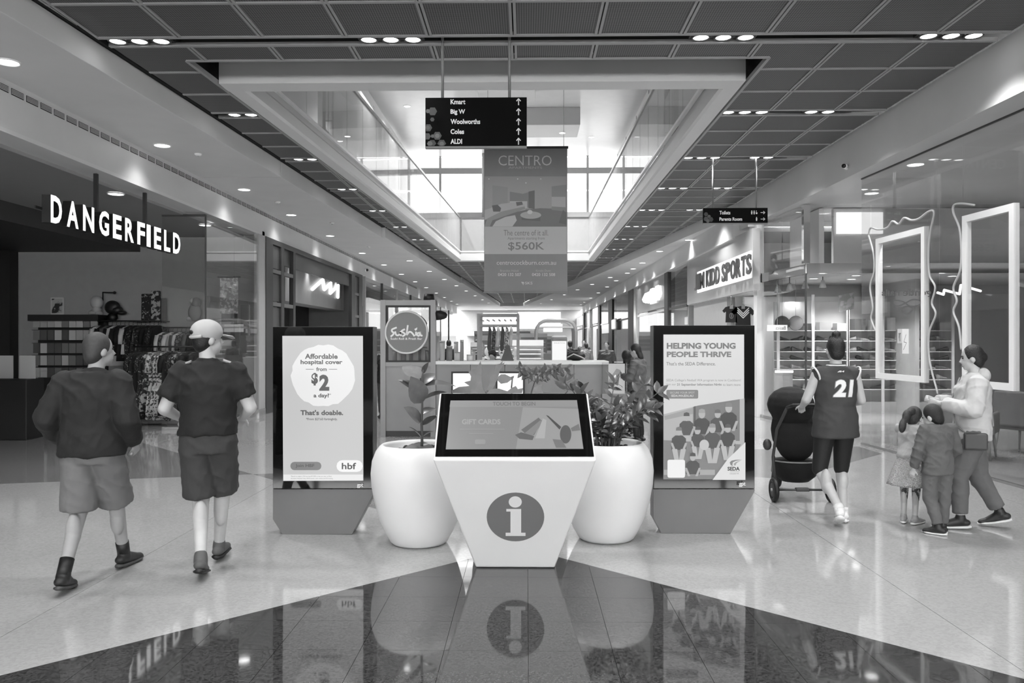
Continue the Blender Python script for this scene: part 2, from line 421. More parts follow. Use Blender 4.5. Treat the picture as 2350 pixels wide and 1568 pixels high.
for k in range(len(CXK)):
    for dx in (-.021, .021):
        mb = MB()
        for s in SLOTS:
            for p in ceil_pieces(rectp(CXK[k] + dx - .014, CXK[k] + dx + .014, s + .125, s + 2.73)): mb.prism([(q[0], q[1], ZM) for q in p], (0, 0, .035))
        if mb.v: mb.build('ceiling_runner', M_BAR, ceiling)
for s in SLOTS:
    for off, w in ((-.125, .025), (.125, .025), (.99, .02), (1.86, .02)):
        mb = MB()
        for p in ceil_pieces(rectp(-6, 6, s + off - w, s + off + w)): mb.prism([(q[0], q[1], ZM - .002) for q in p], (0, 0, .04))
        if mb.v: mb.build('ceiling_cross_bar', M_BAR, ceiling)
for g in REG:                                          # dark services space over the mesh
    p = clip_to(g, [(-6, -9), (6, -9), (6, 69), (-6, 69)]); slab(p, 5.22, 5.26, 'plenum_deck', M_PLENUM, ceiling)
for y0, y1 in ((VOY0, VOY1),):                         # trims round the opening
    MB().box(vlo(VOY0) - .03, VRO + .03, VOY0 - .03, VOY0 + .012, ZM - .004, ZM + .05).build('opening_trim', M_BAR, ceiling)
    along([(0, ZM - .004), (.04, ZM - .004), (.04, ZM + .05), (0, ZM + .05)], (vlo(VOY0) - .05, VOY0), (vlo(VOY1) - .05, VOY1)).build('opening_trim', M_BAR, ceiling)
    MB().box(VRO + .01, VRO + .05, VOY0, VOY1, ZM - .004, ZM + .05).build('opening_trim', M_BAR, ceiling)
    MB().box(vlo(VOY0) - .3, VRO + .3, VOY0 + .0, VFY + .3, 5.5, 5.55).build('plenum_deck', M_PLENUM, ceiling)
    MB().box(vlo(VOY0) - .3, VRO + .3, VOY0 + .0, VOY0 + .02, 5.0, 5.5).build('plenum_deck', M_PLENUM, ceiling)
    for xx in (vlo(VOY0) - .12, VRO + .1): MB().box(xx, xx + .02, VOY0, VFY + .3, 4.97, 5.5).build('plenum_deck', M_PLENUM, ceiling)
# ---- left plaster ceiling in long panels with shadow gaps, black gap beside the mesh
JL = [-9, 14.73, 23.3, 29.2, 41.5, 56, 69, YEND]
for i, (y0, y1) in enumerate(zip(JL, JL[1:])):
    st = .05 * (i % 2)
    slab([(-6.4, y0 + .015), (xl(y0) - st, y0 + .015), (xl(y1) - st - .05, y1 - .015), (-6.4, y1 - .015)], ZP, ZM + .05, 'plaster_panel', M_PLASTER, ceiling, bevel=.006)
slab([(-6.4, -9), (xl(-9), -9), (xl(69), 69), (-6.4, 69)], ZM + .06, ZM + .1, 'plenum_deck', M_PLENUM, ceiling)
JR = [19.3, 25.6, 31.2, 36.5, 45, 57, 69]
for i, (y0, y1) in enumerate(zip(JR, JR[1:])):
    slab([(xr(y0), y0 + .015), (5.3, y0 + .015), (5.3, y1 - .015), (xr(y1), y1 - .015)], ZP, ZM + .05, 'plaster_panel', M_PLASTER, ceiling, bevel=.006)
slab([(-6.4, 69), (5.3, 69), (5.3, YEND), (-6.4, YEND)], ZP + .02, ZM + .1, 'plaster_panel', M_PLASTER, ceiling)
# ---- left bulkhead with air grilles
wall_left = empty('wall_left', (XL, 10, 0), kind='structure')
along([(-.45, ZL + .05), (-.0, ZL + .05), (-.0, ZP + .02), (-.45, ZP + .02)], (XL, -9), (XL, 69.7)).build('bulkhead', M_BULK, wall_left)
along([(-.42, ZL), (-.02, ZL), (-.02, ZL + .05), (-.42, ZL + .05)], (XL + .02, -9), (XL + .02, 69.7)).build('bulkhead_lip', M_BEAM, wall_left)
gm = MB(); gm.box(.001, .006, -.115, .115, -.038, .038); GRILLE = gm.mesh('air_grille', M_BLACK)
sm = MB()
for z in (-.024, -.008, .008, .024): sm.box(.004, .012, -.115, .115, z - .003, z + .003)
SLATS = sm.mesh('grille_slats', M_BULK)
vy = 6.0
while vy < 44:
    g = link('air_grille', GRILLE, wall_left, Vector((XL, vy, 4.575)) - wloc(wall_left)); link('grille_slats', SLATS, g); vy += .283
mb = MB(); mb.box(XL - 7.6, XL - 7.5, -9, YEND, 0, 5); mb.build('outer_wall', M_DARK, wall_left)
# shop dividing walls on the left
for yy in (18.22, 29.5, 37, 46, 56): MB().box(-13.5, XL + (.0 if yy < 20 else -.05), yy, yy + .16, 0, ZL + .1).build('party_wall', mat('shop_wall_grey', 150, .6, var=.03), wall_left)
MB().box(XL - .08, XL + .03, 17.9, 18.37, 0, ZL - .002).build('pier', M_LGREY, wall_left)
MB().box(XL - .1, XL + .043, 17.87, 18.375, 0, .14).build('pier_base', M_STEEL, wall_left)
# ---- right bulkhead
wall_right = empty('wall_right', (XR, 10, 0), kind='structure')
along([(0, ZR - .012), (.5, ZR - .012), (.5, ZM + .05), (0, ZM + .05)], (xr(-9), -9), (xr(19.3), 19.3)).build('bulkhead', M_BULK, wall_right)
along([(.0, 4.14), (.4, 4.14), (.4, ZP + .05), (0, ZP + .05)], (4.9, 19.2), (4.86, 70)).build('bulkhead', M_BULK, wall_right)
along([(-.02, 4.1), (.4, 4.1), (.4, 4.14), (-.02, 4.14)], (4.9, 19.2), (4.86, 70)).build('bulkhead_lip', M_BEAM, wall_right)
MB().box(5.6, 12.6, -9, 17.9, ZR, ZR + .1).build('shop_ceiling', M_PLASTER, wall_right)
MB().box(12.5, 12.6, -9, YEND, 0, 5).build('outer_wall', M_LGREY, wall_right)
# ---- end of the mall
wall_back = empty('wall_back', (0, YEND, 0), kind='structure')
MB().box(-13, 12.6, YEND, YEND + .2, 0, 5).build('end_wall', M_LGREY, wall_back)
MB().box(-4.2, -.9, YEND - .06, YEND - .01, 2.6, 4.4).build('clerestory_pane', M_SKY, wall_back)
MB().box(-.8, 3.3, YEND - .06, YEND - .01, 2.9, 4.5).build('clerestory_pane', M_SKY, wall_back)
MB().box(-5.8, -.5, YEND - .9, YEND - .1, 2.2, 2.55).build('far_fascia', M_BULK, wall_back)
# entrance side behind the camera: unseen low wall added to keep black glass dark, daylight above
wall_front = empty('wall_front', (0, -9, 0), kind='structure')
MB().box(-13.5, 12.6, -9.2, -9, 0, 2.3).build('unseen_entrance_wall', M_MID, wall_front)
for x in (-13.4, -6, -3, 0, 3, 5.6, 12.4): MB().box(x - .08, x + .08, -9.15, -9.05, 2.3, 5).build('entrance_mullion', M_LGREY, wall_front)
# ---- void: beams, glass balustrades, upper floor
void = empty('trim_1', (0, 20, ZM), kind='structure')
PL = [(0, ZM), (.2, ZM), (.235, ZM + .03), (.235, ZM + .19), (.2, ZM + .24), (.2, 5.25), (0, 5.25)]
along(PL, (vlo(VFY + .33), VFY + .33), (vlo(VBY), VBY)).build('void_beam', M_BEAM, void)
along(PL, (VRO - .02, VBY), (VRO - .02, VFY + .33)).build('void_beam', M_BEAM, void)
MB().box(vlo(VFY), VRO - .02, VFY, VFY + .33, ZM, 5.5).build('void_beam', M_BEAM, void)
MB().box(vlo(VBY) - .0, VRO - .02, VBY, VBY + .5, ZM - .0, 5.25).build('void_beam', M_BEAM, void)
bal = empty('balustrade', (vli(20), 20, 5.25), 'frameless glass balustrade along the left side of the upper void', 'balustrade')
bar_ = empty('balustrade', (VRI, 20, 5.25), 'frameless glass balustrade along the right side of the upper void', 'balustrade')
baf = empty('balustrade', (0, VBY, 5.25), 'frameless glass balustrade across the far end of the upper void', 'balustrade')
ny = 18; dy = (VBY - .05 - 10.5) / ny
for i in range(ny):
    a, b = 10.5 + i * dy + .006, 10.5 + (i + 1) * dy - .006
    along([(-.006, 5.27), (.006, 5.27), (.006, 6.6), (-.006, 6.6)], (vli(a) - .02, a), (vli(b) - .02, b)).build('glass_pane', M_BAL, bal)
    along([(-.006, 5.27), (.006, 5.27), (.006, 6.6), (-.006, 6.6)], (VRI + .02, a), (VRI + .02, b)).build('glass_pane', M_BAL, bar_)
for i in range(5):
    a = vli(VBY) + .03 + i * (VRI - vli(VBY)) / 5; b = a + (VRI - vli(VBY)) / 5 - .01
    MB().box(a, b, VBY + .0, VBY + .012, 5.27, 6.6).build('glass_pane', M_BAL, baf)
along([(-.03, 5.25), (.03, 5.25), (.03, 5.3), (-.03, 5.3)], (vli(10.5) - .02, 10.5), (vli(VBY) - .02, VBY)).build('base_channel', M_WHITE, bal)
along([(-.03, 6.6), (.03, 6.6), (.03, 6.66), (-.03, 6.66)], (vli(10.5) - .02, 10.5), (vli(VBY) - .02, VBY)).build('handrail', M_STEEL, bal)
MB().box(VRI - .01, VRI + .05, 10.5, VBY, 5.25, 5.3).build('base_channel', M_WHITE, bar_); MB().box(VRI - .01, VRI + .05, 10.5, VBY, 6.6, 6.66).build('handrail', M_STEEL, bar_)
MB().box(vli(VBY), VRI, VBY - .02, VBY + .04, 5.25, 5.3).build('base_channel', M_WHITE, baf); MB().box(vli(VBY), VRI, VBY - .02, VBY + .04, 6.6, 6.66).build('handrail', M_STEEL, baf)
# upper storey
upper = empty('trim_2', (0, 25, 5.3), kind='structure')
UY, UZ = 37.0, 10.15
slab([(-6.2, 9.6), (vlo(9.6), 9.6), (vlo(UY), UY), (-6.2, UY)], 5.26, 5.3, 'upper_floor', M_LGREY, upper)
MB().box(VRO, 5.2, 9.6, UY, 5.26, 5.3).build('upper_floor', M_LGREY, upper); MB().box(-6.2, 5.2, VBY + .5, UY, 5.26, 5.3).build('upper_floor', M_LGREY, upper)
MB().box(-6.3, 5.2, 9.4, UY, UZ, UZ + .15).build('upper_ceiling', M_WHITE, upper)
MB().box(-6.3, 5.2, 9.3, 9.45, 5.3, UZ).build('upper_wall', M_BEAM, upper)
MB().box(-6.3, -6.2, 9.4, UY, 5.3, UZ).build('upper_wall', M_BEAM, upper); MB().box(5.1, 5.2, 9.4, UY, 5.3, UZ).build('upper_wall', M_BEAM, upper)
MB().box(-2.6, 1.95, 29.2, 31.0, 9.5, UZ).build('ceiling_drop_box', M_BEAM, upper, bevel=.02)
MB().box(-1.6, .3, 21, 27.5, 9.85, UZ).build('ceiling_drop_box', M_BEAM, upper, bevel=.02)
MB().box(-6.2, 5.1, UY - .3, UY, 5.3, 7.55).build('upper_spandrel', M_BEAM, upper)
for (x, y0, n, sgn) in ((-5.15, 20.2, 6, 1), (3.95, 21.5, 6, -1)):
    fr_ = empty('glass_screen', (x, 26, 5.3), ('left' if sgn > 0 else 'right') + '-hand glass screen wall with steel fins on the upper floor', 'screen')
    for i in range(n):
        yy = y0 + i * 2.75
        MB().box(x - .06, x + .06, yy - .16, yy + .16, 5.3, 9.4).build('fin', M_MID, fr_)
        MB().box(x + sgn * .28 - .012, x + sgn * .28 + .012, yy - .012, yy + .012, 5.6, 9.2).build('rod', M_STEEL, fr_)
        for z in (7.2, 8.7): MB().box(min(x, x + sgn * .3), max(x, x + sgn * .3), yy - .015, yy + .015, z, z + .03).build('bracket', M_STEEL, fr_)
        if i < n - 1: MB().box(x + sgn * .3 - .005, x + sgn * .3 + .005, yy + .02, yy + 2.72, 5.4, 9.0).build('glass_pane', M_BAL, fr_)
    MB().box(x - .04, x + .04, y0, UY - .3, 7.0, 7.08).build('transom', M_LGREY, fr_); MB().box(x - .3 * (sgn > 0) - .02, x + .3 * (sgn < 0) + .02, y0, UY - .3, 9.4, 9.8).build('head', M_BEAM, fr_)
win = empty('window_1', (0, UY, 7.55), kind='structure')
xs = [-6.2, -3.95, -1.75, .55, 2.8, 5.1]
for i, (a, b) in enumerate(zip(xs, xs[1:])):
    for z0, z1 in ((7.58, 8.55), (8.62, 9.35), (9.62, 10.1)): MB().box(a + .05, b - .05, UY - .02, UY, z0, z1).build('pane', M_SKY, win)
    MB().box(b - .05, b + .05, UY - .12, UY, 7.55, UZ).build('mullion', M_LGREY, win)
MB().box(-6.2, 5.1, UY - .1, UY, 9.35, 9.62).build('transom', M_LGREY, win)
for x in (-1.85,): MB().cyl((x, UY - .6, 5.3), (x, UY - .6, UZ), .16).build('column', M_LGREY, upper)
# ---- lamps in the mesh ceiling slots: trays of three
TRAY = MB().box(-.36, .36, -.09, .09, .02, .06).mesh('lamp_tray', M_BLACK)
lm = MB(); lm.lathe([(.001, 0), (.082, 0), (.082, .012), (.001, .012)], (0, 0, 0), 20); LAMP = lm.mesh('lamp', M_LAMP)
rm = MB(); rm.tube([(.092 * math.cos(a * math.pi / 10), .092 * math.sin(a * math.pi / 10), 0) for a in range(20)], .012, 6, closed=True); RING = rm.mesh('lamp_ring', M_DARK)
def tray(x, y, where, n=3, watts=SPOT_E):
    t = empty('recessed_spotlight', (x, y, ZM + .01), where, 'light', 'triple spotlights in the ceiling slots')
    link('lamp_tray', TRAY, t)
    for k in range(3):
        if k >= n: continue
        o = link('lamp', LAMP, t, ((k - 1) * .24, 0, .006)); link('lamp_ring', RING, o)
    if watts: spot((x, y, ZM - .05), watts * n / 3, parent=t)
for i, s in enumerate(SLOTS):
    if s > 62: continue
    if s < 8:
        for j, x in enumerate((-4.1, -1.47, 1.6, 4.3)): tray(x, s, 'triple spotlight over the entrance end of the mall, %s lamp of slot %s' % (ORD[j], ORD[i]), watts=SPOT_E * .7)
        continue
    i -= 5
    nm = ORD[i - 1] if i - 1 < 20 else 'last'
    if i == 1:
        for j, x in enumerate((-4.22, -1.47, 2.12, 4.55)): tray(x, s, 'triple spotlight in the front ceiling slot, %s from the left' % ORD[j])
        continue
    tray(max(xl(s) + .62, -4.1), s, 'triple spotlight in the left mesh strip, %s slot from the front' % nm, 2 if i == 7 else 3)
    if s < VOY1: tray(3.12, s, 'triple spotlight beside the void on the right, %s slot from the front' % nm)
    elif s < 42: tray(min(1.6, xr(s) - .8), s, 'triple spotlight in the mesh beyond the void, %s slot from the front' % nm)
    if xr(s) > 4.75: tray(4.3, s, 'outer pair of spotlights in the right mesh strip, %s slot from the front' % nm, 2)
# ---- round downlights in plaster
dm = MB(); dm.lathe([(.001, 0), (.11, 0), (.11, .006), (.001, .006)], (0, 0, 0), 24); DISC = dm.mesh('lamp', M_LAMP)
d2 = MB(); d2.tube([(.122 * math.cos(a * math.pi / 14), .122 * math.sin(a * math.pi / 14), 0) for a in range(28)], .012, 6, closed=True); DRING = d2.mesh('trim_ring', M_WHITE)
def downlight(x, y, z, label, group, watts=0.0, sc=1.0):
    t = empty('downlight', (x, y, z - .008), label, 'light', group); t.scale = (sc, sc, 1)
    o = link('lamp', DISC, t, (0, 0, 0)); link('trim_ring', DRING, t, (0, 0, .004))
    if watts: spot((x, y, z - .06), watts, parent=t)
ly = [12.3, 15.9, 19.1, 22.9, 27.4, 31.6, 36, 40.5, 45, 50, 55, 60, 65]
for i, y in enumerate([8.6] + ly): downlight(-5.6, y, ZP, 'round downlight in the left plaster ceiling, %s from the front' % ORD[i], 'downlights over the left walk', 22)
for i, y in enumerate((30, 34.5, 39, 43.5, 48, 53, 58, 63)): downlight(xl(y) - .55, y, ZP, 'inner round downlight in the left plaster, %s from the front' % ORD[i], 'inner downlights of the left ceiling', 45)
for i, y in enumerate((22.5, 27, 31, 35.6, 40, 44.5, 50, 56, 62, 66)): downlight(max(4.45, xr(y) + .22) if y > 23 else 4.82, y if y > 23 else 24.0, ZP, 'round downlight in the far right plaster, %s from the front' % ORD[i], 'downlights over the right walk', 65)
for i, y in enumerate((33.5, 38, 42.5, 47, 52, 58, 64)): downlight(xr(y) + .9, y, ZP, 'inner downlight of the far right plaster, %s from the front' % ORD[i], 'inner downlights of the right ceiling', 45)
for i, (x, y) in enumerate(((-4.2, 24.5), (-4.3, 29), (2.7, 33.5), (1.1, 24.5), (1.35, 30.3), (-1.2, 30.4))):
    downlight(x, y, 9.5 if abs(y - 30.3) < .3 else (9.85 if False else UZ), 'small downlight under the upper ceiling, %s of its row' % ORD[i], 'downlights on the upper floor', 850)
for i, (x, y) in enumerate(((-6.75, 9.2), (-6.55, 12.75), (-6.5, 16.2))): downlight(x, y, 4.02, 'downlight in the dark shop soffit, %s from the front' % ORD[i], 'downlights inside the left clothing shop', 20)

for i, (px, py) in enumerate(((455, 353), (637, 463), (762, 511), (846, 566))):
    q = onz(px, py, ZP); o = empty('smoke_detector', (q.x, q.y, ZP), 'small white smoke detector on the left plaster, %s from the front' % ORD[i], 'smoke detector', 'smoke detectors on the plaster'); MB().lathe([(.01, -.035), (.03, -.035), (.055, -.02), (.06, 0), (.01, 0)], (q.x, q.y, ZP), 20).build('body', M_WHITE, o)
    MB().lathe([(.005, -.045), (.018, -.045), (.018, -.035), (.005, -.035)], (q.x, q.y, ZP), 14).build('sensor', M_LGREY, o)
q = onx(837, 620, XL); o = empty('security_camera', (q.x, q.y, q.z), 'small dark security camera on the left bulkhead', 'camera'); MB().cyl((q.x, q.y, q.z), (q.x + .06, q.y, q.z), .05, n=14).build('mount', M_WHITE, o); MB().ell((q.x + .09, q.y, q.z), (.05, .05, .05)).build('dome', M_BLACK, o)
# ================================================================== INFORMATION STAND
bf0, bf1 = onz(1092, 1304), onz(1273, 1304)
Ybf = (bf0.y + bf1.y) / 2; bf0, bf1 = Vector((bf0.x, Ybf, .003)), Vector((bf1.x, Ybf, .003))
YT, YB = Ybf - .26, Ybf + .33
tf0, tf1 = ony(993, 1056, YT), ony(1369, 1056, YT); tb0, tb1 = ony(1008, 902, YB), ony(1350, 902, YB)
for a_, b_ in ((tf0, tf1), (tb0, tb1)): a_.z = b_.z = (a_.z + b_.z) / 2
stand = empty('information_stand', ((bf0.x + bf1.x) / 2, bf0.y + .15, 0), 'white tapered touch-screen information stand with a big i in a circle', 'information stand')
V = [(bf0.x, bf0.y, .003), (bf1.x, bf1.y, .003), (bf1.x, bf1.y + .36, .003), (bf0.x, bf0.y + .36, .003), tf0, tf1, tb1, tb0]
MB().add(V, [(3, 2, 1, 0), (0, 1, 5, 4), (1, 2, 6, 5), (2, 3, 7, 6), (3, 0, 4, 7), (4, 5, 6, 7)]).build('body', M_STAND, stand, bevel=.012)
top_n = (Vector(tf1) - Vector(tf0)).cross(Vector(tb0) - Vector(tf0)).normalized()
scr = Face(tf0, top_n, stand)
gl = scr.poly([(999, 1049), (1363, 1049), (1345, 905), (1013, 905)], M_GLOSSB, 'screen_glass', thick=.004)
scr.p0 = scr.p0 + top_n * .0055; scr.k = 0
scr.poly([(1023, 1032), (1339, 1031), (1324, 919), (1034, 920)], pr(132), 'display')
scr.poly([(1032, 935), (1326, 934), (1324, 919), (1034, 920)], pr(142), 'display_header')
scr.text('TOUCH TO BEGIN', 1131, 923, 1229, 932, pr(108), .02)
scr.text('GIFT CARDS', 1060, 963, 1149, 975, pr(158), .035)
for y, a, b in ((986, 1055, 1158), (996, 1076, 1132)): scr.rect(a, y - .7, b, y + .7, pr(146), 'display_rule')
scr.rrect(1090, 1010, 1114, 1021, 3, pr(146), 'display_button')
scr.poly([(1184, 1032), (1338, 1031), (1327, 940), (1200, 936)], pr(150), 'display_picture')
scr.poly([(1196, 988), (1236, 960), (1244, 968), (1226, 1000), (1212, 1003)], pr(102), 'display_picture')
scr.poly([(1204, 996), (1222, 1002), (1246, 972), (1240, 966)], pr(128), 'display_picture')
scr.poly([(1228, 1008), (1250, 1008), (1254, 966), (1246, 962)], pr(170), 'display_picture')
scr.poly([(1182, 1000), (1196, 994), (1226, 1003), (1222, 1012), (1192, 1009)], pr(92), 'display_picture')
scr.poly([(1253, 955), (1258, 956), (1288, 982), (1284, 988)], pr(62), 'display_picture')
scr.disc(1298, 999, 13, 21, pr(78), 'display_picture', a0=.0)
scr.poly([(1268, 1010), (1289, 1012), (1300, 1030), (1276, 1030)], pr(112), 'display_picture')
scr.poly([(1310, 985), (1328, 975), (1332, 990), (1312, 992)], pr(108), 'display_picture')
# the sign on the sloping front
fn = (Vector(bf1) - Vector(bf0)).cross(Vector(tf0) - Vector(bf0)).normalized()
ff = Face(bf0, fn, stand)
ff.disc(1183, 1186.5, 66, 56, ink(112), 'circle_sign', 48)
ff.disc(1182.5, 1152, 15, 13, M_STAND, 'letter_dot', 32)
ff.poly([(1162, 1168), (1196, 1168), (1196, 1222.5), (1206, 1222.5), (1206, 1230), (1160.5, 1230), (1160.5, 1222.5), (1171.5, 1222.5), (1171.5, 1174), (1162, 1174)], M_STAND, 'letter_i')
# ================================================================== ADVERTISING TOTEMS
def totem(x0, x1, yt, ys, yb, c0, c1, b0, b1, label):
    g = onz((x0 + x1) / 2, yb); Y = g.y
    t = empty('advertising_totem', (g.x, Y, 0), label, 'advertising totem')
    P = lambda a, b: ony(a, b, Y)
    D = Vector((0, .17, 0))
    MB().prism([P(x0, ys), P(x0, c0), P(b0, yb) , P(b1, yb), P(x1, c1), P(x1, ys)], D).build('base', mat('totem_grey', 108, .4, var=.03), t, bevel=.004)
    MB().prism([P(x0, yt), P(x0, ys - 1), P(x1, ys - 1), P(x1, yt)], D).build('housing', mat('totem_housing', 60, .3, var=.03), t, bevel=.004)
    q = lambda a, b: ony(a, b, Y) + Vector((0, -.001, 0))
    MB().prism([q(x0 + 1, yt + 1), q(x0 + 1, ys - 2), q(x1 - 1, ys - 2), q(x1 - 1, yt + 1)], (0, -.008, 0)).build('glass_front', M_GLOSSB, t, bevel=.002)
    return t, Face((0, Y - .0095, 0), (0, -1, 0), t)
tL, fl = totem(626, 857, 750, 1123, 1227, 1192, 1136, 648, 808, 'advertising totem with the hospital cover advert, left of the white planters')
fl.poly([(650, 1104), (834, 1103), (833, 771), (648, 771)], pr(196), 'screen')
fl.disc(742, 862, 73, 71, pr(232), 'printed_cloud', 40, wob=.06)
D1 = pr(84)
fl.text('Affordable', 700, 812, 775, 824, D1, .03); fl.text('hospital cover', 690, 826, 786, 839, D1, .03)
fl.text('from', 726, 843, 750, 852, D1, .025); fl.rect(702, 847, 720, 848, D1); fl.rect(755, 847, 774, 848, D1)
fl.text('$', 715, 856, 730, 885, D1, .05); fl.text('2', 733, 860, 756, 897, D1, .05); fl.text('a day?', 720, 903, 756, 915, D1, .03); fl.text('*', 757, 903, 760, 907, D1)
fl.text("That's doable.", 690, 941, 788, 953, D1, .035); fl.text('*From $27.63 fortnightly.', 703, 959, 775, 966, D1, .015)
fl.rrect(667, 1060, 738, 1079, 9, pr(122)); fl.text('Join HBF', 679, 1065, 722, 1074, pr(70), .008)
fl.poly([(651, 1103.5), (833.5, 1103), (833.5, 1089), (651, 1089)], pr(228))
fl.text('*Based on single in WA earning $97,000 or less per year on Basic', 668, 1091.5, 762, 1095, pr(120)); fl.text('Accident Hospital Only, $750 excess, with rebate and 0% loading.', 668, 1096.5, 765, 1100, pr(120))
fl.rrect(773, 1056, 833, 1083, 13, pr(240)); fl.text('hbf', 785, 1062, 818, 1077, pr(66), .02)
fl.text('gpt', 820, 1109, 834, 1120, pr(215), .03)
tR, fr2 = totem(1499, 1732, 747, 1123, 1225, 1190, 1128, 1518, 1677, 'advertising totem with the youth sports college advert, right of the white planters')
fr2.poly([(1522.5, 1100), (1708, 1100), (1707.5, 768), (1522.5, 768)], pr(206), 'screen')
D2 = pr(88)
fr2.text('HELPING YOUNG', 1530, 787, 1688, 801, D2, .045); fr2.text('PEOPLE THRIVE', 1530, 807, 1678, 820, pr(104), .045); fr2.text("That's the SEDA Difference.", 1529, 831, 1642, 839, pr(100), .008)
fr2.text("SEDA College's Netball WA program is now in Cockburn!", 1529, 870, 1700, 877, pr(130)); fr2.text('Join our', 1529, 880, 1551, 886, pr(130)); fr2.text('21 September Information Night', 1553.5, 880, 1656, 887, pr(110), .02); fr2.text('to learn more', 1658.5, 880, 1699, 886, pr(130))
fr2.rrect(1529, 895, 1602, 915, 3, pr(118)); fr2.text('SECURE YOUR SPOT', 1537, 899, 1594, 903.5, pr(190)); fr2.text('SEDA.WA.EDU.AU', 1540, 906, 1591, 911, pr(205), .02)
fr2.poly([(1522.5, 1100), (1708, 1100), (1708, 914.5), (1601, 931), (1522.5, 951)], pr(172), 'printed_photograph')
fr2.poly([(1590, 1012), (1697, 1012), (1697, 916.5), (1601, 931), (1590, 934)], pr(112), 'printed_photograph')
fr2.poly([(1592, 1012), (1596, 1012), (1596, 932), (1592, 933)], pr(70), 'printed_photograph'); fr2.poly([(1524, 955), (1560, 945), (1590, 936), (1590, 950), (1526, 964)], pr(150), 'printed_photograph')
fr2.poly([(1522.5, 1100), (1650, 1100), (1700, 1020), (1522.5, 1010)], pr(120), 'printed_photograph')
fr2.rect(1523, 1078, 1640, 1090, pr(160), 'printed_photograph')
def fig(x, y, s, arms=True, sit=False, h=90):
    fr2.poly([(x - 17 * s, y + 42 * s), (x + 17 * s, y + 42 * s), (x + 16 * s, y + 16 * s), (x + 8 * s, y + 9 * s), (x - 8 * s, y + 9 * s), (x - 16 * s, y + 16 * s)], pr(46 + int(h) % 24), 'printed_figure')
    if arms:
        for q in (-1, 1): fr2.poly([(x + q * 14 * s, y + 26 * s), (x + q * 19 * s, y + 26 * s), (x + q * 12 * s, y + 46 * s), (x + q * 6 * s, y + 46 * s)], pr(168), 'printed_figure')
    fr2.disc(x, y, 7 * s, 9.5 * s, pr(172), 'printed_figure', 16); fr2.poly([(x - 7 * s, y - 2 * s), (x + 7 * s, y - 2 * s), (x + 6 * s, y - 9 * s), (x, y - 11 * s), (x - 6 * s, y - 9 * s)], pr(h), 'printed_figure')
    if sit:
        for q in (-1, 1): fr2.poly([(x + q * 4 * s - 5 * s, y + 72 * s), (x + q * 4 * s + 5 * s, y + 72 * s), (x + q * 10 * s + 6 * s, y + 40 * s), (x + q * 10 * s - 6 * s, y + 40 * s)], pr(176), 'printed_figure')
for (x, y, s_, st, h) in ((1575, 957, 1.0, False, 70), (1610, 950, 1.1, False, 150), (1646, 950, 1.0, False, 90), (1671, 936, 1.15, False, 120), (1557, 990, 1.0, True, 110), (1600, 988, .9, True, 66), (1633, 983, 1.1, True, 140), (1668, 983, 1.0, True, 74), (1588, 1048, .95, False, 60)): fig(x, y, s_, True, st, h)
fr2.disc(1614, 1020, 11, 12, pr(188), 'printed_ball', 20)
fr2.poly([(1633, 1100), (1708, 1100), (1708, 1014), (1668, 1052)], pr(214)); fr2.rrect(1530, 1054, 1570, 1095, 4, pr(232))
fr2.text('SEDA', 1667, 1070, 1695, 1079, pr(40), .04); fr2.rect(1673, 1081, 1694, 1081.6, pr(120)); fr2.text('COLLEGE WA', 1672, 1084, 1693, 1087, pr(110))
fr2.poly([(1674, 1066), (1672, 1060), (1676, 1056), (1686, 1054), (1701, 1054), (1686, 1056.5), (1679, 1060), (1678, 1066), (1680, 1069)], pr(120), 'printed_swoosh'); fr2.poly([(1682, 1067), (1681, 1063), (1686, 1059), (1698, 1055.5), (1688, 1061), (1685, 1067)], pr(150), 'printed_swoosh')
fr2.text('gpt', 1693, 1105, 1708, 1116, pr(215), .03)
# ================================================================== PLANTERS AND PLANTS
PROF = [(.02, .003), (.215, .003), (.235, .02), (.275, .09), (.325, .2), (.365, .34), (.39, .48), (.396, .58), (.386, .68), (.355, .76), (.325, .8), (.305, .815), (.29, .81), (.285, .79), (.285, .74), (.02, .73)]
def planter(x, y, label):
    p = empty('planter', (x, y, 0), label, 'planter', 'round white planters')
    link('pot', MB().lathe(PROF, (0, 0, 0), 56).mesh('pot', M_PLANTER), p)
    sm_ = MB(); rnd = random.Random(5); sm_.lathe([(.02, .735), (.15, .765), (.284, .752), (.284, .72), (.02, .72)], (0, 0, 0), 30)
    for k in range(60):
        a, r = rnd.random() * 6.3, .27 * rnd.random() ** .5; sm_.ell((r * math.cos(a), r * math.sin(a), .765), (.02, .014, .012), 6, 4)
    link('soil', sm_.mesh('soil', M_SOIL), p); return p
gl_ = onz(962, 1262); gr_ = onz(1391, 1252)
PLX, PLY = gl_.x * (gl_.y + .235) / gl_.y, gl_.y + .235; PRX, PRY = gr_.x * (gr_.y + .235) / gr_.y, gr_.y + .235
planter(PLX, PLY, 'round white planter with a rubber plant, left of the information stand'); planter(PRX, PRY, 'round white planter with a bushy leaflet plant, right of the information stand')
PMX, PMY = -.12, 7.62
planter(PMX, PMY, 'round white planter hidden behind the screen of the information stand')
def leaf_mesh(name, L, Wd, bend, fold, m, tip=.5, n=6):
    vs = []; fs = []
    for i in range(n + 1):
        t = i / n; w = Wd * math.sin(math.pi * min(1, t ** .75 * 1.0)) ** .8 * (1 if i not in (0,) else 0) + .002; z = -bend * t * t; y = L * t
        if i == n: w = .001
        vs += [(-w, y, z + fold * w), (0, y, z), (w, y, z + fold * w)]
    for i in range(n):
        a = 3 * i; fs += [(a, a + 1, a + 4, a + 3), (a + 1, a + 2, a + 5, a + 4)]
    mb = MB().add(vs, fs, True); return mb.mesh(name, m)
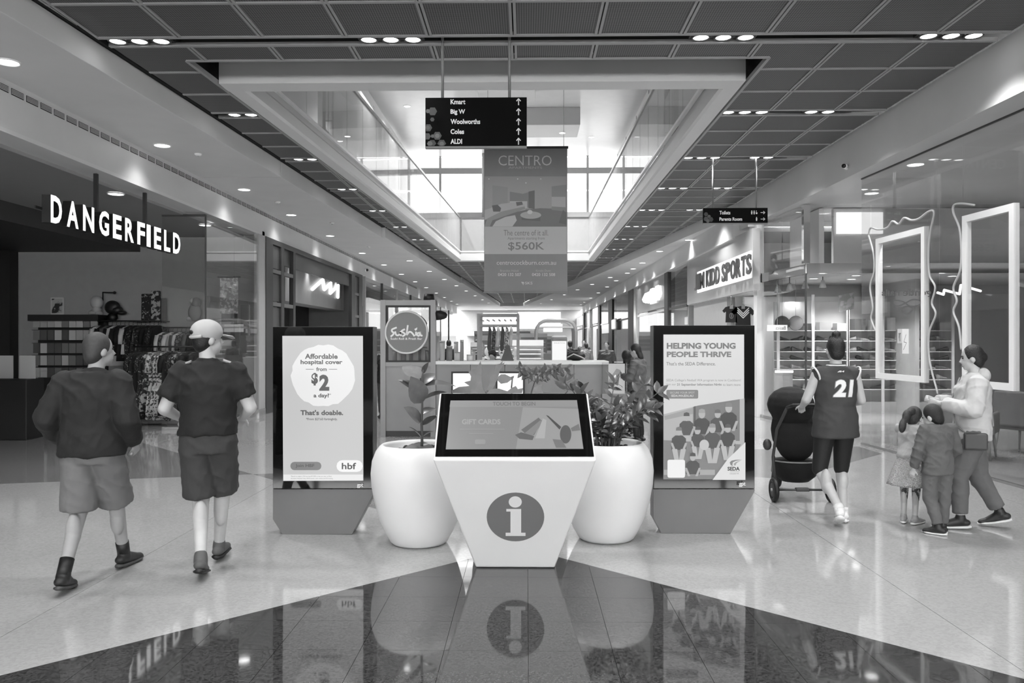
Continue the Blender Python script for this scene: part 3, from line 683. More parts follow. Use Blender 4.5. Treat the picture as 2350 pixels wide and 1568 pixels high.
def put_leaf(me, parent, base, d, up=(0, 0, 1), s=1.0, name='leaf'):
    d = Vector(d).normalized(); up = Vector(up); x = d.cross(up)
    if x.length < 1e-4: x = d.orthogonal()
    x.normalize(); z = x.cross(d)
    o = link(name, me, parent); R = Matrix((x, d, z)).transposed().to_4x4()
    o.matrix_basis = Matrix.Translation(Vector(base) - wloc(parent)) @ R @ Matrix.Scale(s, 4); return o
LFa, LFb, LFc = leaf_mesh('leaf', .24, .062, .04, .25, M_LEAFD), leaf_mesh('leaf', .24, .075, .03, .15, M_LEAFL), leaf_mesh('leaf', .24, .058, .08, .3, M_LEAF)
ZZ = [leaf_mesh('leaflet', .115, .024, .02, .2, M_LEAF, n=4), leaf_mesh('leaflet', .115, .026, .03, .3, M_LEAFD, n=4)]
rub = empty('rubber_plant', (PLX, PLY, .76), 'rubber plant with broad oval leaves in the left planter', 'plant')
Zp = lambda zx, zy, dy=0.0: ony(840 + .319 * zx, 820 + .319 * zy, PLY + dy)
stem = [Zp(402, 655), Zp(403, 560), Zp(400, 470), Zp(404, 360), Zp(406, 250), Zp(402, 150), Zp(412, 90)]
MB().tube(stem, [.012, .011, .01, .009, .008, .007, .005], 8).build('stem', M_STEM, rub)
LV = [((398, 580), (325, 488), -.05, LFa, .1), ((404, 575), (478, 520), -.02, LFa, .1), ((400, 465), (290, 352), -.12, LFb, .5), ((408, 490), (508, 405), .05, LFa, .2), ((404, 410), (505, 330), .12, LFc, .2),
      ((404, 330), (335, 150), -.16, LFb, .9), ((406, 310), (566, 225), -.06, LFa, .2), ((400, 215), (630, 140), .05, LFc, .15), ((400, 260), (243, 138), .05, LFa, .2), ((408, 120), (440, 35), -.02, LFa, .3), ((402, 150), (262, 45), .12, LFb, .4),
      ((404, 200), (492, 75), .14, LFc, .4), ((403, 640), (240, 662), -.12, LFc, .2), ((400, 640), (340, 672), -.22, LFb, .3), ((404, 640), (470, 660), -.2, LFc, .3), ((404, 625), (450, 605), .1, LFa, .2), ((402, 640), (300, 600), .1, LFc, .2)]
for (b, t, dy, me, f) in LV:
    B, T_ = Zp(*b), Zp(*t, dy); d = T_ - B; put_leaf(me, rub, B, d, (.1, -f * 1.6, .9), d.length / .24)
zzp = empty('leaflet_plant', (PRX, PRY, .76), 'bushy plant of many arching leaflet stems in the right planter', 'plant')
rnd = random.Random(11)
for i in range(17):
    a = 2 * math.pi * i / 17 + rnd.uniform(-.2, .2); r0 = rnd.uniform(.02, .11); lean = rnd.uniform(.1, .34); hh = rnd.uniform(.36, .66) * (1.0 if i % 3 else .8)
    b = Vector((PRX + r0 * math.cos(a), PRY + r0 * math.sin(a), .745)); pts = []
    for k in range(9):
        t = k / 8; pts.append(b + Vector((math.cos(a) * lean * t ** 1.7, math.sin(a) * lean * .8 * t ** 1.7, hh * (t - .12 * t * t))))
    MB().tube(pts, [.011 - .008 * k / 8 for k in range(9)], 6).build('stem', M_STEM, zzp)
    for k in range(2, 9):
        d = (pts[k] - pts[k - 1]).normalized(); sd = d.cross(Vector((math.cos(a + .6), math.sin(a + .6), .2))).normalized()
        for q in (-1, 1): put_leaf(ZZ[(i + k) % 2], zzp, pts[k], d * .55 + sd * q + Vector((0, 0, rnd.uniform(-.2, .35))), (rnd.uniform(-.4, .4), -.5, 1), rnd.uniform(.75, 1.15), 'leaflet')
    put_leaf(ZZ[0], zzp, pts[-1], pts[-1] - pts[-2], (0, -1, .4), .95, 'leaflet')
# staghorn, fern frond and friends in the hidden planter
def lobed(parent, base, outline, m, dy=0.0, name='lobed_leaf'):
    Y = PMY + dy; P = [ony(980 + .2424 * x, 680 + .2424 * y, Y) for x, y in outline]; cz = min(p.z for p in P)
    MB().face([p + Vector((0, .12 * (p.z - cz), 0)) for p in P]).build(name, m, parent)
stg = empty('staghorn_plant', (PMX - .2, PMY, .76), 'upright lobed staghorn leaves behind the information screen', 'plant')
lobed(stg, None, [(545, 905), (520, 840), (515, 760), (520, 690), (505, 615), (470, 680), (435, 695), (390, 715), (415, 760), (410, 800), (350, 815), (400, 850), (300, 860), (230, 895), (240, 920), (560, 925)], M_LEAFD, -.03)
lobed(stg, None, [(555, 910), (590, 830), (600, 780), (580, 745), (630, 720), (650, 650), (690, 640), (715, 612), (710, 640), (735, 630), (690, 700), (675, 760), (660, 800), (630, 860), (590, 900), (575, 925)], M_LEAFD, .02)
lobed(stg, None, [(665, 770), (700, 740), (740, 740), (790, 765), (825, 752), (820, 775), (800, 790), (760, 820), (700, 830), (668, 800)], M_LEAF, .03)
lobed(stg, None, [(560, 925), (600, 880), (680, 875), (760, 900), (800, 870), (840, 850), (860, 880), (910, 870), (900, 920)], M_LEAFD, -.05)
MB().tube([ony(980 + .2424 * 810, 680 + .2424 * 760, PMY + .03), ony(980 + .2424 * 800, 680 + .2424 * 860, PMY), Vector((PMX, PMY, .75))], .007, 6).build('stem', M_STEM, stg)
MB().tube([ony(980 + .2424 * 560, 680 + .2424 * 900, PMY), Vector((PMX - .06, PMY, .75))], .02, 8).build('stem', M_STEM, stg)
frn = empty('fern_frond', (PMX + .1, PMY, .76), 'arching feathery frond behind the right half of the information screen', 'plant')
Zq = lambda x, y, dy=0.0: ony(980 + .2424 * x, 680 + .2424 * y, PMY + dy)
fp = [Vector((PMX + .05, PMY, .75)), Zq(990, 900), Zq(1020, 810), Zq(1070, 745)]
MB().tube(fp, .006, 6).build('stem', M_STEM, frn)
for seg in ([(1070, 745), (980, 735), (920, 700), (850, 675)], [(1070, 745), (1140, 700), (1220, 690), (1330, 675)]):
    for (x0, y0), (x1, y1) in zip(seg, seg[1:]):
        for t in (0, .25, .5, .75):
            b = Zq(x0 + (x1 - x0) * t, y0 + (y1 - y0) * t); put_leaf(ZZ[1], frn, b, (rnd.uniform(-1, 1), -.4, -rnd.uniform(.3, .9)), (0, -1, .3), .85, 'leaflet'); put_leaf(ZZ[0], frn, b, (rnd.uniform(-1, 1), -.2, rnd.uniform(.1, .7)), (0, -1, .3), .7, 'leaflet')
    MB().tube([Zq(*p) for p in seg], .004, 5).build('rachis', M_STEM, frn)
lobed(frn, None, [(1000, 915), (1010, 870), (1060, 835), (1095, 840), (1080, 880), (1100, 910), (1180, 915)], M_LEAFD, -.04)
zz2 = empty('leaflet_sprig', (PMX + .3, PMY, .76), 'single upright leaflet sprig behind the right corner of the information screen', 'plant')
sp = [Vector((PMX + .12, PMY, .75)), Zq(1330, 900), Zq(1310, 820), Zq(1250, 745)]
MB().tube(sp, .005, 6).build('stem', M_STEM, zz2)
for t, q in ((.3, 1), (.3, -1), (.55, 1), (.55, -1), (.8, 1), (.8, -1), (1, 0)):
    b = sp[1].lerp(sp[2], t) if t < .6 else sp[2].lerp(sp[3], (t - .5)); put_leaf(ZZ[0], zz2, b, (q * .9 - .1, -.2, .55), (0, -1, .3), 1.1, 'leaflet')
# ================================================================== HANGING SIGNS
def arrow_up(f, x, y, s, m, right=False):
    h = s / 2; pts = [((x, y + h), (x, y - h)), ((x - h * .62, y - h * .3), (x, y - h)), ((x + h * .62, y - h * .3), (x, y - h))]
    if right: pts = [((x - h, y), (x + h, y)), ((x + h * .3, y - h * .62), (x + h, y)), ((x + h * .3, y + h * .62), (x + h, y))]
    for a, b in pts: f.stroke([a, b], .011, m, 'arrow')
def hsign(x0, y0, x1, y1, Y, rods, label):
    a, b = ony(x0, y1, Y), ony(x1, y0, Y)
    t = empty('hanging_sign', ((a.x + b.x) / 2, Y, a.z), label, 'sign')
    box('panel', (a.x, b.x, Y, Y + .05, a.z, b.z), mat('sign_charcoal', 14, .85, spec=.1, var=.02), t, bevel=.004)
    MB().box(a.x, b.x, Y - .002, Y + .055, a.z - .02, a.z).build('bottom_rail', M_MID, t)
    for r in rods:
        x = ony(r, y0, Y).x; MB().cyl((x, Y + .025, b.z), (x, Y + .025, 5.221), .016, n=10).build('rod', M_MID, t)
    return t, Face((0, Y, 0), (0, -1, 0), t)
t1, f1 = hsign(976, 223, 1209, 336, 8.72, (1015, 1169), 'dark hanging directory sign listing five stores with upward arrows')
WI = ink(240)
for s_, y0, y1, x1 in (('Kmart', 228, 239.5, 1068), ('Big W', 251, 264.5, 1067.5), ('Woolworths', 273.5, 285, 1102), ('Coles', 296.5, 308, 1065), ('ALDI', 319, 330.5, 1060.5)): f1.text(s_, 1034, y0, x1, y1, WI, .03)
for y in (234, 257, 280, 302.5, 325): arrow_up(f1, 1190, y, 14, ink(225))
for hx, hy, r, g in ((1540, 730, 40, 78), (1497, 728, 20, 100), (1537, 803, 20, 78), (1500, 878, 36, 74), (1497, 878, 20, 96), (1492, 955, 32, 84), (1582, 950, 40, 84), (1582, 950, 22, 116), (1540, 953, 17, 96), (1537, 1020, 36, 72), (1515, 1022, 26, 108), (1622, 1022, 40, 76), (1622, 1022, 22, 108)):
    px, py, rr = 600 + .2553 * hx, 70 + .2553 * hy, r * .2553
    f1.poly([(max(976.5, px + rr * math.cos(k * math.pi / 3)), min(335.5, py - rr * math.sin(k * math.pi / 3))) for k in range(6)], ink(g), 'hexagon')
t2, f2 = hsign(1614, 477, 1762, 512, 14.4, (1637, 1736), 'dark hanging sign pointing to the toilets and parents room')
f2.text('Toilets', 1651, 484, 1676, 492.5, WI, .03); f2.text('Parents Room', 1651, 499, 1703, 507, WI, .03)
for y in (488, 503): arrow_up(f2, 1750.5, y, 9.5, ink(225), True)
for x, y in ((1725, 488), (1730.5, 488), (1736, 503)):
    f2.disc(x, y - 3.6, 1.2, 1.2, WI, 'pictogram', 10); f2.poly([(x - 1.7, y - 2), (x + 1.7, y - 2), (x + 1.2, y + 4.3), (x - 1.2, y + 4.3)], WI, 'pictogram')
f2.disc(1736, 489.5, 2.2, 2.2, WI, 'pictogram', 12); f2.disc(1735.4, 484.8, 1, 1, WI, 'pictogram', 10)
for hx, hy, r, g in ((1620, 492, 5, 66), (1627, 497, 4, 84), (1620, 503, 6, 74), (1631, 504, 6, 66), (1624, 508, 4, 96)): f2.poly([(max(1614.5, hx + r * math.cos(k * math.pi / 3)), min(511.5, hy - r * math.sin(k * math.pi / 3))) for k in range(6)], ink(g), 'hexagon')
# ---- hanging banner
BY = 18.0
a, b = ony(1111, 669, BY), ony(1302, 341, BY)
bn = empty('hanging_banner', ((a.x + b.x) / 2, BY, a.z), 'long grey hanging fabric banner advertising apartments', 'banner')
box('cloth', (a.x, b.x, BY, BY + .012, a.z, b.z), mat('banner_cloth', 158, .7, var=.02), bn)
MB().box(a.x - .02, b.x + .02, BY - .02, BY + .03, b.z, b.z + .05).build('top_bar', M_DARK, bn); MB().box(a.x - .01, b.x + .01, BY - .015, BY + .025, a.z - .04, a.z).build('bottom_bar', M_MID, bn)
for x in (a.x + .08, b.x - .08): MB().cyl((x, BY, b.z + .04), (x, BY, UZ), .005, n=6).build('wire', M_STEEL, bn)
fb = Face((0, BY, 0), (0, -1, 0), bn)
LI = ink(233); fb.text('CENTRO', 1144, 357, 1266, 380, LI, -.004); fb.text('APARTMENTS', 1167, 382.5, 1244, 387.5, ink(205))
fb.rect(1112, 405, 1300, 520, ink(180), 'printed_photograph')
for pts, g in (([(1112, 520), (1300, 520), (1300, 480), (1240, 478), (1180, 484), (1112, 500)], 122), ([(1130, 480), (1165, 480), (1165, 430), (1130, 425)], 150), ([(1170, 440), (1200, 445), (1224, 438), (1224, 476), (1170, 476)], 134), ([(1170, 462), (1210, 462), (1210, 478), (1170, 478)], 182),
               ([(1213, 478), (1227, 480), (1227, 437), (1213, 440)], 112), ([(1266, 482), (1300, 486), (1300, 424), (1266, 428)], 140), ([(1266, 452), (1298, 452), (1298, 476), (1266, 474)], 172), ([(1112, 505), (1112, 482), (1126, 478), (1150, 468), (1196, 463), (1204, 470), (1206, 482), (1160, 492), (1130, 500)], 176),
               ([(1112, 520), (1124, 520), (1130, 506), (1205, 480), (1204, 474), (1150, 486), (1118, 502)], 150), ([(1130, 520), (1176, 520), (1186, 506), (1182, 494), (1160, 498), (1138, 508)], 188), ([(1129, 472), (1142, 470), (1150, 478), (1148, 486), (1132, 486)], 108), ([(1184, 464), (1198, 463), (1200, 470), (1186, 473)], 112), ([(1197, 505), (1240, 508), (1240, 494), (1197, 494)], 110), ([(1282, 512), (1300, 516), (1300, 490), (1292, 482)], 112)): fb.poly(pts, ink(int(g * 1.14)), 'printed_photograph')
fb.disc(1218, 494, 24, 8.5, ink(196), 'printed_photograph'); fb.disc(1216, 487, 6, 5, ink(227), 'printed_photograph', 14)
for x, y in ((1122, 411), (1188, 411), (1207, 420), (1241, 411)): fb.disc(x, y, 1.6, 1.3, ink(250), 'printed_photograph', 8)
fb.rect(1112, 520.5, 1300.5, 583.5, ink(207), 'printed_band')
DI = ink(145)
fb.text('The centre of it all.', 1156, 528, 1258, 541, DI, .0); fb.text('Apartments starting from', 1165, 544, 1250, 552, DI); fb.text('$560K', 1166, 556, 1249, 576, DI, .012)
fb.text('centrocockburn.com.au', 1140, 598, 1276, 608, LI, .0); fb.text('Brandon Habak', 1148, 619, 1191, 624, ink(202)); fb.text('Kirstin Dunn', 1230, 619, 1264, 624, ink(202)); fb.text('0420 132 507', 1143, 627, 1196, 634, LI, .008); fb.text('0420 132 508', 1221, 627, 1274, 634, LI, .008)
fb.text('SKS', 1205, 647, 1222, 653, ink(225), .01); fb.poly([(1196, 647), (1203, 648), (1200, 654)], ink(225)); fb.poly([(1198, 651), (1204, 649), (1201, 655)], ink(200))
# ================================================================== LEFT CLOTHING SHOP
SH = empty('wall_left_shop', (-9, 12, 0), kind='structure')
MB().box(-8.8, XL - .42, -9, 18.2, 4.03, 4.1).build('shop_soffit', mat('soffit_grey', 150, .5, var=.02), SH)
MB().box(-13.5, -8.87, -9, 18.2, 3.7, 3.8).build('shop_ceiling', mat('shop_ceiling_dark', 60, .6, var=.05), SH); MB().box(-8.88, -8.79, -9, 18.2, 3.699, 4.06).build('ceiling_drop', mat('shop_ceiling_dark', 60), SH)
MB().box(-13.5, -13.4, -3, 18.2, 0, 3.8).build('dark_wall', M_DARK, SH); MB().box(-13.4, -11.6, 17.9, 18.2, 0, 3.7).build('dark_wall', M_BLACK, SH)
sw = empty('shop_window', (XL, 16, 0), 'frameless glass corner window of the clothing shop', 'shop window')
MB().box(-6.82, -6.0, 14.97, 14.985, .05, 4.02).build('glass_pane', M_GLASS, sw); MB().box(-6.006, -5.994, 15.0, 16.44, .05, 4.05).build('glass_pane', M_GLASS, sw); MB().box(-6.006, -5.994, 16.46, 17.88, .05, 4.05).build('glass_pane', M_GLASS, sw)
MB().box(-6.03, -5.98, 14.96, 17.9, 0, .06).build('floor_channel', M_STEEL, sw); MB().box(-6.82, -6.0, 14.955, 15.0, 0, .06).build('floor_channel', M_STEEL, sw); MB().box(-6.012, -5.988, 14.965, 14.995, .05, 4.03).build('corner_strip', M_DARK, sw)
MB().box(-6.82, -6.0, 14.96, 15.0, 4.0, 4.04).build('head_channel', M_DARK, sw)
# hanging sign of separate letters
DS = empty('letter_sign', (-6.02, 12, 3.1), 'row of glowing white block letters hung over the clothing shop entrance', 'sign')
LP = [('D', 117, 142.6), ('A', 154, 180.6), ('N', 191, 216.5), ('G', 228, 250.5), ('E', 259.5, 279.5), ('R', 287.5, 307.5), ('F', 315.5, 333), ('I', 337, 346), ('E', 354, 370), ('L', 377, 391), ('D', 397.5, 414)]
for ch, a, b in LP:
    y0, y1 = YX(a, -5.98), YX(b, -5.98)
    o = text_at(ch, (-6.1, y0, 3.16), (-6.1, y1, 3.16), (-6.1, y0, 3.51), (.0005, 0, 0), 'letter', M_BLACK, DS, .035, .115)
    text_at(ch, (-5.985, y0, 3.16), (-5.985, y1, 3.16), (-5.985, y0, 3.51), (.003, 0, 0), 'letter_face', M_GLOW, o, .03)
MB().box(-6.11, -6.09, 9.9, 13.9, 3.32, 3.35).build('mounting_bar', M_BLACK, DS)
for px in (221, 333): y = YX(px, -6.1); MB().box(-6.13, -6.08, y - .025, y + .025, 3.3, 4.04).build('hanger_rod', M_BLACK, DS)
WY = 18.2
wall = lambda px, py, d=0.0: ony(px, py, WY - d)
pst = empty('wall_poster', wall(133, 722), 'small framed picture on the grey clothing shop wall', 'picture')
a, b = wall(118, 722), wall(148, 683); box('board', (a.x, b.x, WY - .03, WY, a.z, b.z), ink(190), pst); box('print', (a.x + .03, b.x - .03, WY - .036, WY - .031, a.z + .03, b.z - .03), patterned('picture_print', 40, 170, 7), pst)
# wall rails with garments
def garment_mesh(name, w, h, m, flare=1.0, sleeves=True):
    mb = MB(); mb.loft([((0, 0, -h), w * .5 * flare, .055), ((0, 0, -h * .8), w * .47 * flare, .05), ((0, 0, -h * .45), w * .42, .045), ((0, 0, -.16), w * .47, .05), ((0, 0, -.07), w * .44, .045), ((0, 0, -.03), w * .24, .035), ((0, 0, -.01), .07, .03)], 16)
    if sleeves:
        for q in (-1, 1): mb.tube([(q * w * .4, 0, -.09), (q * w * .5, 0, -.24), (q * w * .52, 0, -.42)], [.06, .055, .045], 8)
    return mb.mesh(name, m)
GMAT = [mat('cloth_black', 20, .8, var=.2), mat('cloth_white', 200, .8, var=.08), mat('cloth_grey', 84, .8, var=.15), patterned('cloth_spots', 22, 150, 26, .62), patterned('cloth_floral', 30, 165, 14, .5), patterned('cloth_stripe', 46, 110, 20, .5), patterned('cloth_pale_floral', 60, 190, 22, .47)]
hk = MB(); hk.tube([(0, 0, .0), (0, 0, .05), (.02, 0, .075), (0, 0, .095), (-.02, 0, .08)], .004, 6); hk.tube([(-.19, 0, -.05), (0, 0, 0), (.19, 0, -.05)], .006, 6); HOOK = hk.mesh('hanger', M_BLACK)
def rail_row(x0, x1, y, z, n, hs, label, group, long_=False, seed=1, pal=None):
    rnd = random.Random(seed)
    for i in range(n):
        k = (pal[i % len(pal)] if pal else rnd.randrange(len(GMAT))); hh = rnd.uniform(*hs)
        g = empty('hanging_garment', (x0 + (x1 - x0) * (i + .5) / n, y, z), label % ORD[i], 'garment', group, rz=math.radians(90 + rnd.uniform(-42, -12)))
        me = garment_mesh('garment', rnd.uniform(.4, .5), hh, GMAT[k], 1.25 if long_ else 1.0, not long_ or rnd.random() < .4)
        link('garment', me, g, (0, 0, -.095)); link('hanger', HOOK, g, (0, 0, -.09))
def wall_rail(px0, px1, py, d, name, label):
    a, b = wall(px0, py, d), wall(px1, py, d); r = empty('clothes_rail', ((a.x + b.x) / 2, WY - d, a.z), label, 'clothes rail')
    MB().cyl((a.x, WY - d, a.z), (b.x, WY - d, a.z), .016, n=10).build('rail', M_BLACK, r)
    for x in (a.x + .02, (a.x + b.x) / 2, b.x - .02): MB().cyl((x, WY, a.z), (x, WY - d, a.z), .012, n=8).build('bracket', M_BLACK, r)
    return a, b
a, b = wall_rail(224, 368, 737, .5, 'r', 'long black wall rail full of clothes in the clothing shop')
rail_row(a.x, b.x, a.y, a.z, 15, (.62, .95), '%s garment from the left on the long wall rail', 'clothes on the long wall rail', seed=3, pal=[1, 0, 2, 0, 1, 0, 0, 1, 3, 3, 5, 3, 0, 3, 0])
a, b = wall_rail(372, 452, 752, .5, 'r', 'short black wall rail behind the glass corner of the clothing shop')
rail_row(a.x, b.x, a.y, a.z, 8, (.55, .75), '%s garment from the left on the short wall rail', 'clothes on the short wall rail', seed=5, pal=[1, 5, 1, 2, 1, 5, 2, 0])
# lower wall rail
a, b = wall_rail(232, 368, 865, .45, 'r', 'lower black wall rail under the long rail')
rail_row(a.x, b.x, a.y, a.z, 12, (.6, .8), '%s garment from the left on the lower wall rail', 'clothes on the lower wall rail', seed=9, pal=[0, 0, 2, 0, 3, 0, 0, 2])
# rolling rack
RY = 15.95
a, b = ony(305, 796, RY), ony(468, 796, RY); z1 = a.z
rk = empty('rolling_rack', ((a.x + b.x) / 2, RY, 0), 'black rolling rack of patterned dresses in the shop entrance', 'clothes rack')
MB().cyl((a.x, RY, z1), (b.x, RY, z1), .016).build('rail', M_BLACK, rk)
for x in (a.x + .02, b.x - .02):
    MB().cyl((x, RY, .12), (x, RY, z1), .016).build('post', M_BLACK, rk); MB().box(x - .02, x + .02, RY - .25, RY + .25, .1, .14).build('foot', M_BLACK, rk)
    for q in (-.22, .22): MB().cyl((x - .015, RY + q, .045), (x + .015, RY + q, .045), .042, n=14).build('castor', M_BLACK, rk)
MB().box(a.x, b.x, RY - .04, RY + .04, .1, .14).build('base_bar', M_BLACK, rk)
rail_row(a.x + .04, b.x - .04, RY, z1 + .0, 14, (1.15, 1.38), '%s dress from the left on the rolling rack', 'dresses on the rolling rack', True, 4, [3, 0, 3, 4, 6, 6, 6, 0, 3, 4, 5, 0, 2, 0])
# packet shelf at the far left
a, b = wall(60, 905, .5), wall(222, 722, .5)
pk = empty('packet_shelf', ((a.x + b.x) / 2, WY - .25, 0), 'black wall shelf unit of hanging packets at the left of the clothing shop', 'shelf')
box('back_panel', (a.x, b.x, WY - .06, WY, 0, b.z), M_BLACK, pk); box('canopy', (a.x, b.x, WY - .45, WY, b.z - .14, b.z), M_BLACK, pk)
PKM = [MB().box(-.075, .075, -.02, .02, -.22, 0).mesh('packet', ink(g)) for g in (168, 120, 190, 84)]
rnd = random.Random(2); c = 0
for r, py in enumerate((731, 760, 790, 818, 846)):
    p = wall(100, py, .3); nm = []
    MB().box(a.x, b.x, WY - .3, WY - .06, p.z + .02, p.z + .03).build('peg_rail', M_DARK, pk)
    for i in range(9):
        link('hanging_packet', PKM[rnd.randrange(4)], None, (a.x + .12 + i * (b.x - a.x - .2) / 8.5, WY - .3, p.z + .018))
        tag(bpy.context.scene.objects[-1] if False else COL.objects[-1], '%s packet from the left in the %s row of the black shelf' % (ORD[i], ORD[r]), 'packet', 'packets on the black shelf')
# plush heads, mats and hats on the wall
def wall_blob(name, label, cat, cpx, cpy, parts, d=.12):
    c = wall(cpx, cpy, d); o = empty(name, c, label, cat)
    for nm, ells, m in parts:
        mb = MB()
        for (dx, dz, rx, rz_) in ells: mb.ell((c.x + dx, c.y, c.z + dz), (rx, .1, rz_), 14, 10)
        mb.build(nm, m, o)
    return o
wall_blob('plush_bag', 'pale plush novelty bag hung high on the clothing shop wall', 'bag', 222, 705, [('body', [(0, .1, .14, .15), (.0, -.06, .1, .1)], M_LGREY), ('tail', [(-.08, -.13, .1, .06), (.05, -.15, .08, .07)], M_LGREY)])
wall_blob('plush_bag', 'black plush novelty bag hung from a wall hook', 'bag', 258, 712, [('body', [(0, .06, .18, .16), (.1, -.0, .14, .1)], M_BLACK), ('arm', [(.22, -.06, .1, .05)], M_BLACK), ('lower', [(0, -.16, .12, .1)], M_BLACK)])
hkp = empty('wall_hook', wall(240, 672), 'black wall arm with a round end in the clothing shop', 'hook'); p0, p1, p2 = wall(236, 690, .02), wall(236, 671, .14), wall(263, 672, .3)
MB().tube([p0, p1, p2], .014, 8).build('arm', M_BLACK, hkp); MB().ell(p2, (.035, .035, .035)).build('knob', M_BLACK, hkp)
for i, (x0, x1, y0, y1, k) in enumerate(((328, 350, 675, 740, 'cloth_spots'), (350, 371, 668, 738, 'cloth_floral'), (372, 385, 685, 742, 'cloth_grey'))):
    a, b = wall(x0, y1), wall(x1, y0); box('hanging_mat', (a.x, b.x, WY - .09, WY - .04, a.z, b.z), MATS[k], None, bevel=.02, label=('spotted', 'floral', 'plain grey')[i] + ' mat hung on the clothing shop wall', cat='mat', group='mats on the shop wall')
wall_blob('plush_toy', 'grey plush toy with pale face beside the glass corner', 'plush toy', 447, 712, [('body', [(0, -.05, .15, .2)], M_MID), ('head', [(.03, .17, .11, .12)], M_MID), ('face', [(-.05, .2, .06, .07)], M_LGREY), ('foot', [(-.12, -.2, .06, .05)], M_LGREY)])
wb = empty('window_banner', (-6.9, 16.8, 1.9), 'pale lettered banner hung inside the clothing shop window', 'banner')
a, b = ony(505, 720, 16.9), ony(546, 636, 16.9); box('cloth', (a.x, b.x, 16.9, 16.91, a.z, b.z), patterned('banner_scrawl', 118, 165, 16, .5), wb); MB().cyl((a.x - .05, 16.905, b.z), (b.x + .05, 16.905, b.z), .015).build('rod', M_DARK, wb)
for i, (x0, x1, y0, y1, g) in enumerate(((508, 545, 690, 745, 70), (510, 548, 752, 815, 96), (530, 550, 830, 905, 90), (552, 572, 700, 770, 120))):
    a, b = ony(x0, y1, 17.0 + .15 * i), ony(x1, y0, 17.0 + .15 * i); box('window_card', (a.x, b.x, 17.0 + .15 * i, 17.04 + .15 * i, a.z, b.z), ink(g), None, label='%s card panel from the top inside the clothing shop window' % ORD[i], cat='display card', group='cards in the clothing shop window')
cnt = empty('sales_counter', (-9.2, 13.6, 0), 'black sales counter with two pale notices deep in the clothing shop', 'counter')
box('body', (-9.9, -8.4, 13.4, 13.9, 0, 1.02), M_BLACK, cnt, bevel=.01)
for i, x in enumerate((-9.0, -8.62)): box('counter_notice', (x, x + .27, 13.55, 13.57, 1.03, 1.42), ink(170), None, label=('left' if i == 0 else 'right') + ' pale notice standing on the black counter', cat='notice', group='notices on the black counter')
mq = empty('mannequin', (-8.75, 11.9, 0), 'white shirted mannequin bust at the left edge of the clothing shop', 'mannequin')
MB().loft([((-8.75, 11.9, .75), .16, .11), ((-8.75, 11.9, .95), .15, .1), ((-8.75, 11.9, 1.2), .19, .12), ((-8.75, 11.9, 1.33), .17, .1), ((-8.75, 11.9, 1.4), .06, .06), ((-8.75, 11.9, 1.5), .055, .055)], 20).build('shirt', GMAT[1], mq); MB().cyl((-8.75, 11.9, .02), (-8.75, 11.9, .76), .02).build('pole', M_BLACK, mq); MB().lathe([(.01, 0), (.2, 0), (.2, .02), (.01, .03)], (-8.75, 11.9, .0), 24).build('base', M_BLACK, mq)
# ================================================================== SHOP WITH THE ZIGZAG SIGN
am = empty('shopfront_frame', (XL, 23, 0), 'dark grey framed shopfront with square grid beside the clothing shop', 'shopfront')
DG = mat('frame_charcoal', 58, .4, var=.03)
y = [YX(p, -6.0) for p in (606, 622, 641, 648, 669, 674, 804, 812, 821, 829)]
for (a, b) in ((y[0], y[1]), (y[2], y[3]), (y[4], y[5]), (y[6], y[7]), (y[8], y[9])): MB().box(-6.06, -5.95, a, b, 0, ZL - .122).build('post', DG, am)
MB().box(-6.06, -5.95, y[0], y[9], ZL - .12, ZL).build('head', DG, am)
for z in (3.28, 2.5): MB().box(-6.05, -5.956, y[0] + .01, y[5] - .01, z, z + .09).build('rail', mat('frame_mid', 110, .4, var=.03), am)
for z in (3.28, 2.5): MB().box(-6.05, -5.96, y[7], y[8], z, z + .09).build('rail', mat('frame_mid', 110), am)
for (a, b, z0, z1) in ((y[1], y[2], 2.62, 3.26), (y[1], y[2], 3.4, 3.93), (y[1], y[2], .1, 2.48), (y[7], y[8], .1, 3.93)): MB().box(-6.02, -6.0, a, b, z0, z1).build('infill_panel', mat('frame_infill', 88, .4, var=.03), am)
MB().box(-6.09, -6.04, y[3], y[6], 3.55, ZL - .12).build('header_panel', mat('frame_infill', 88), am)
AW = empty('wall_left_lightbox_shop', (-8, 24, 0), kind='structure')
MB().box(-13.5, -6.4, 18.4, 29.5, 4.0, 4.07).build('shop_ceiling', M_DARK, AW); MB().box(-9.6, -9.5, 18.4, 29.5, 0, 4.05).build('shop_wall', mat('tile_wall_grey', 120, .5, var=.12, scale=3), AW)
MB().box(-8.2, -8.0, 25.2, 29.5, 0, 4.05).build('dark_wall', DG, AW)
hb = empty('sign_bulkhead', (-6.9, 26, 2.9), 'pale bulkhead washed by lights behind the zigzag neon', 'sign board')
y0, y1 = YX(656, -6.6), YX(790, -6.6)
box('board', (-7.2, -6.62, y0, y1, 2.78, 3.72), M_LGREY, hb)
zz_ = empty('zigzag_sign', (-6.55, 26, 3.1), 'glowing white zigzag neon sign on the pale bulkhead', 'sign')
zp = [onx(590 + .153 * a, 520 + .153 * b, -6.56) for a, b in ((830, 940), (985, 800), (1010, 945), (1105, 850), (1100, 1000), (1215, 885), (1212, 1060))]
chain(MB(), zp, .055).build('tube', M_GLOW, zz_)
for i, px in enumerate((681, 718, 752, 782)): downlight(-6.45, YX(px, -6.45), 3.98, 'small downlight over the zigzag sign, %s from the left' % ORD[i], 'downlights over the zigzag sign', 20, .7)
mp_ = empty('framed_map', (-9.4, 24, 1.7), 'large framed pale picture on the tiled shop wall', 'picture')
y0, y1, z0, z1 = YX(679, -9.45), YX(719, -9.45), onx(700, 752, -9.45).z, onx(700, 710, -9.45).z
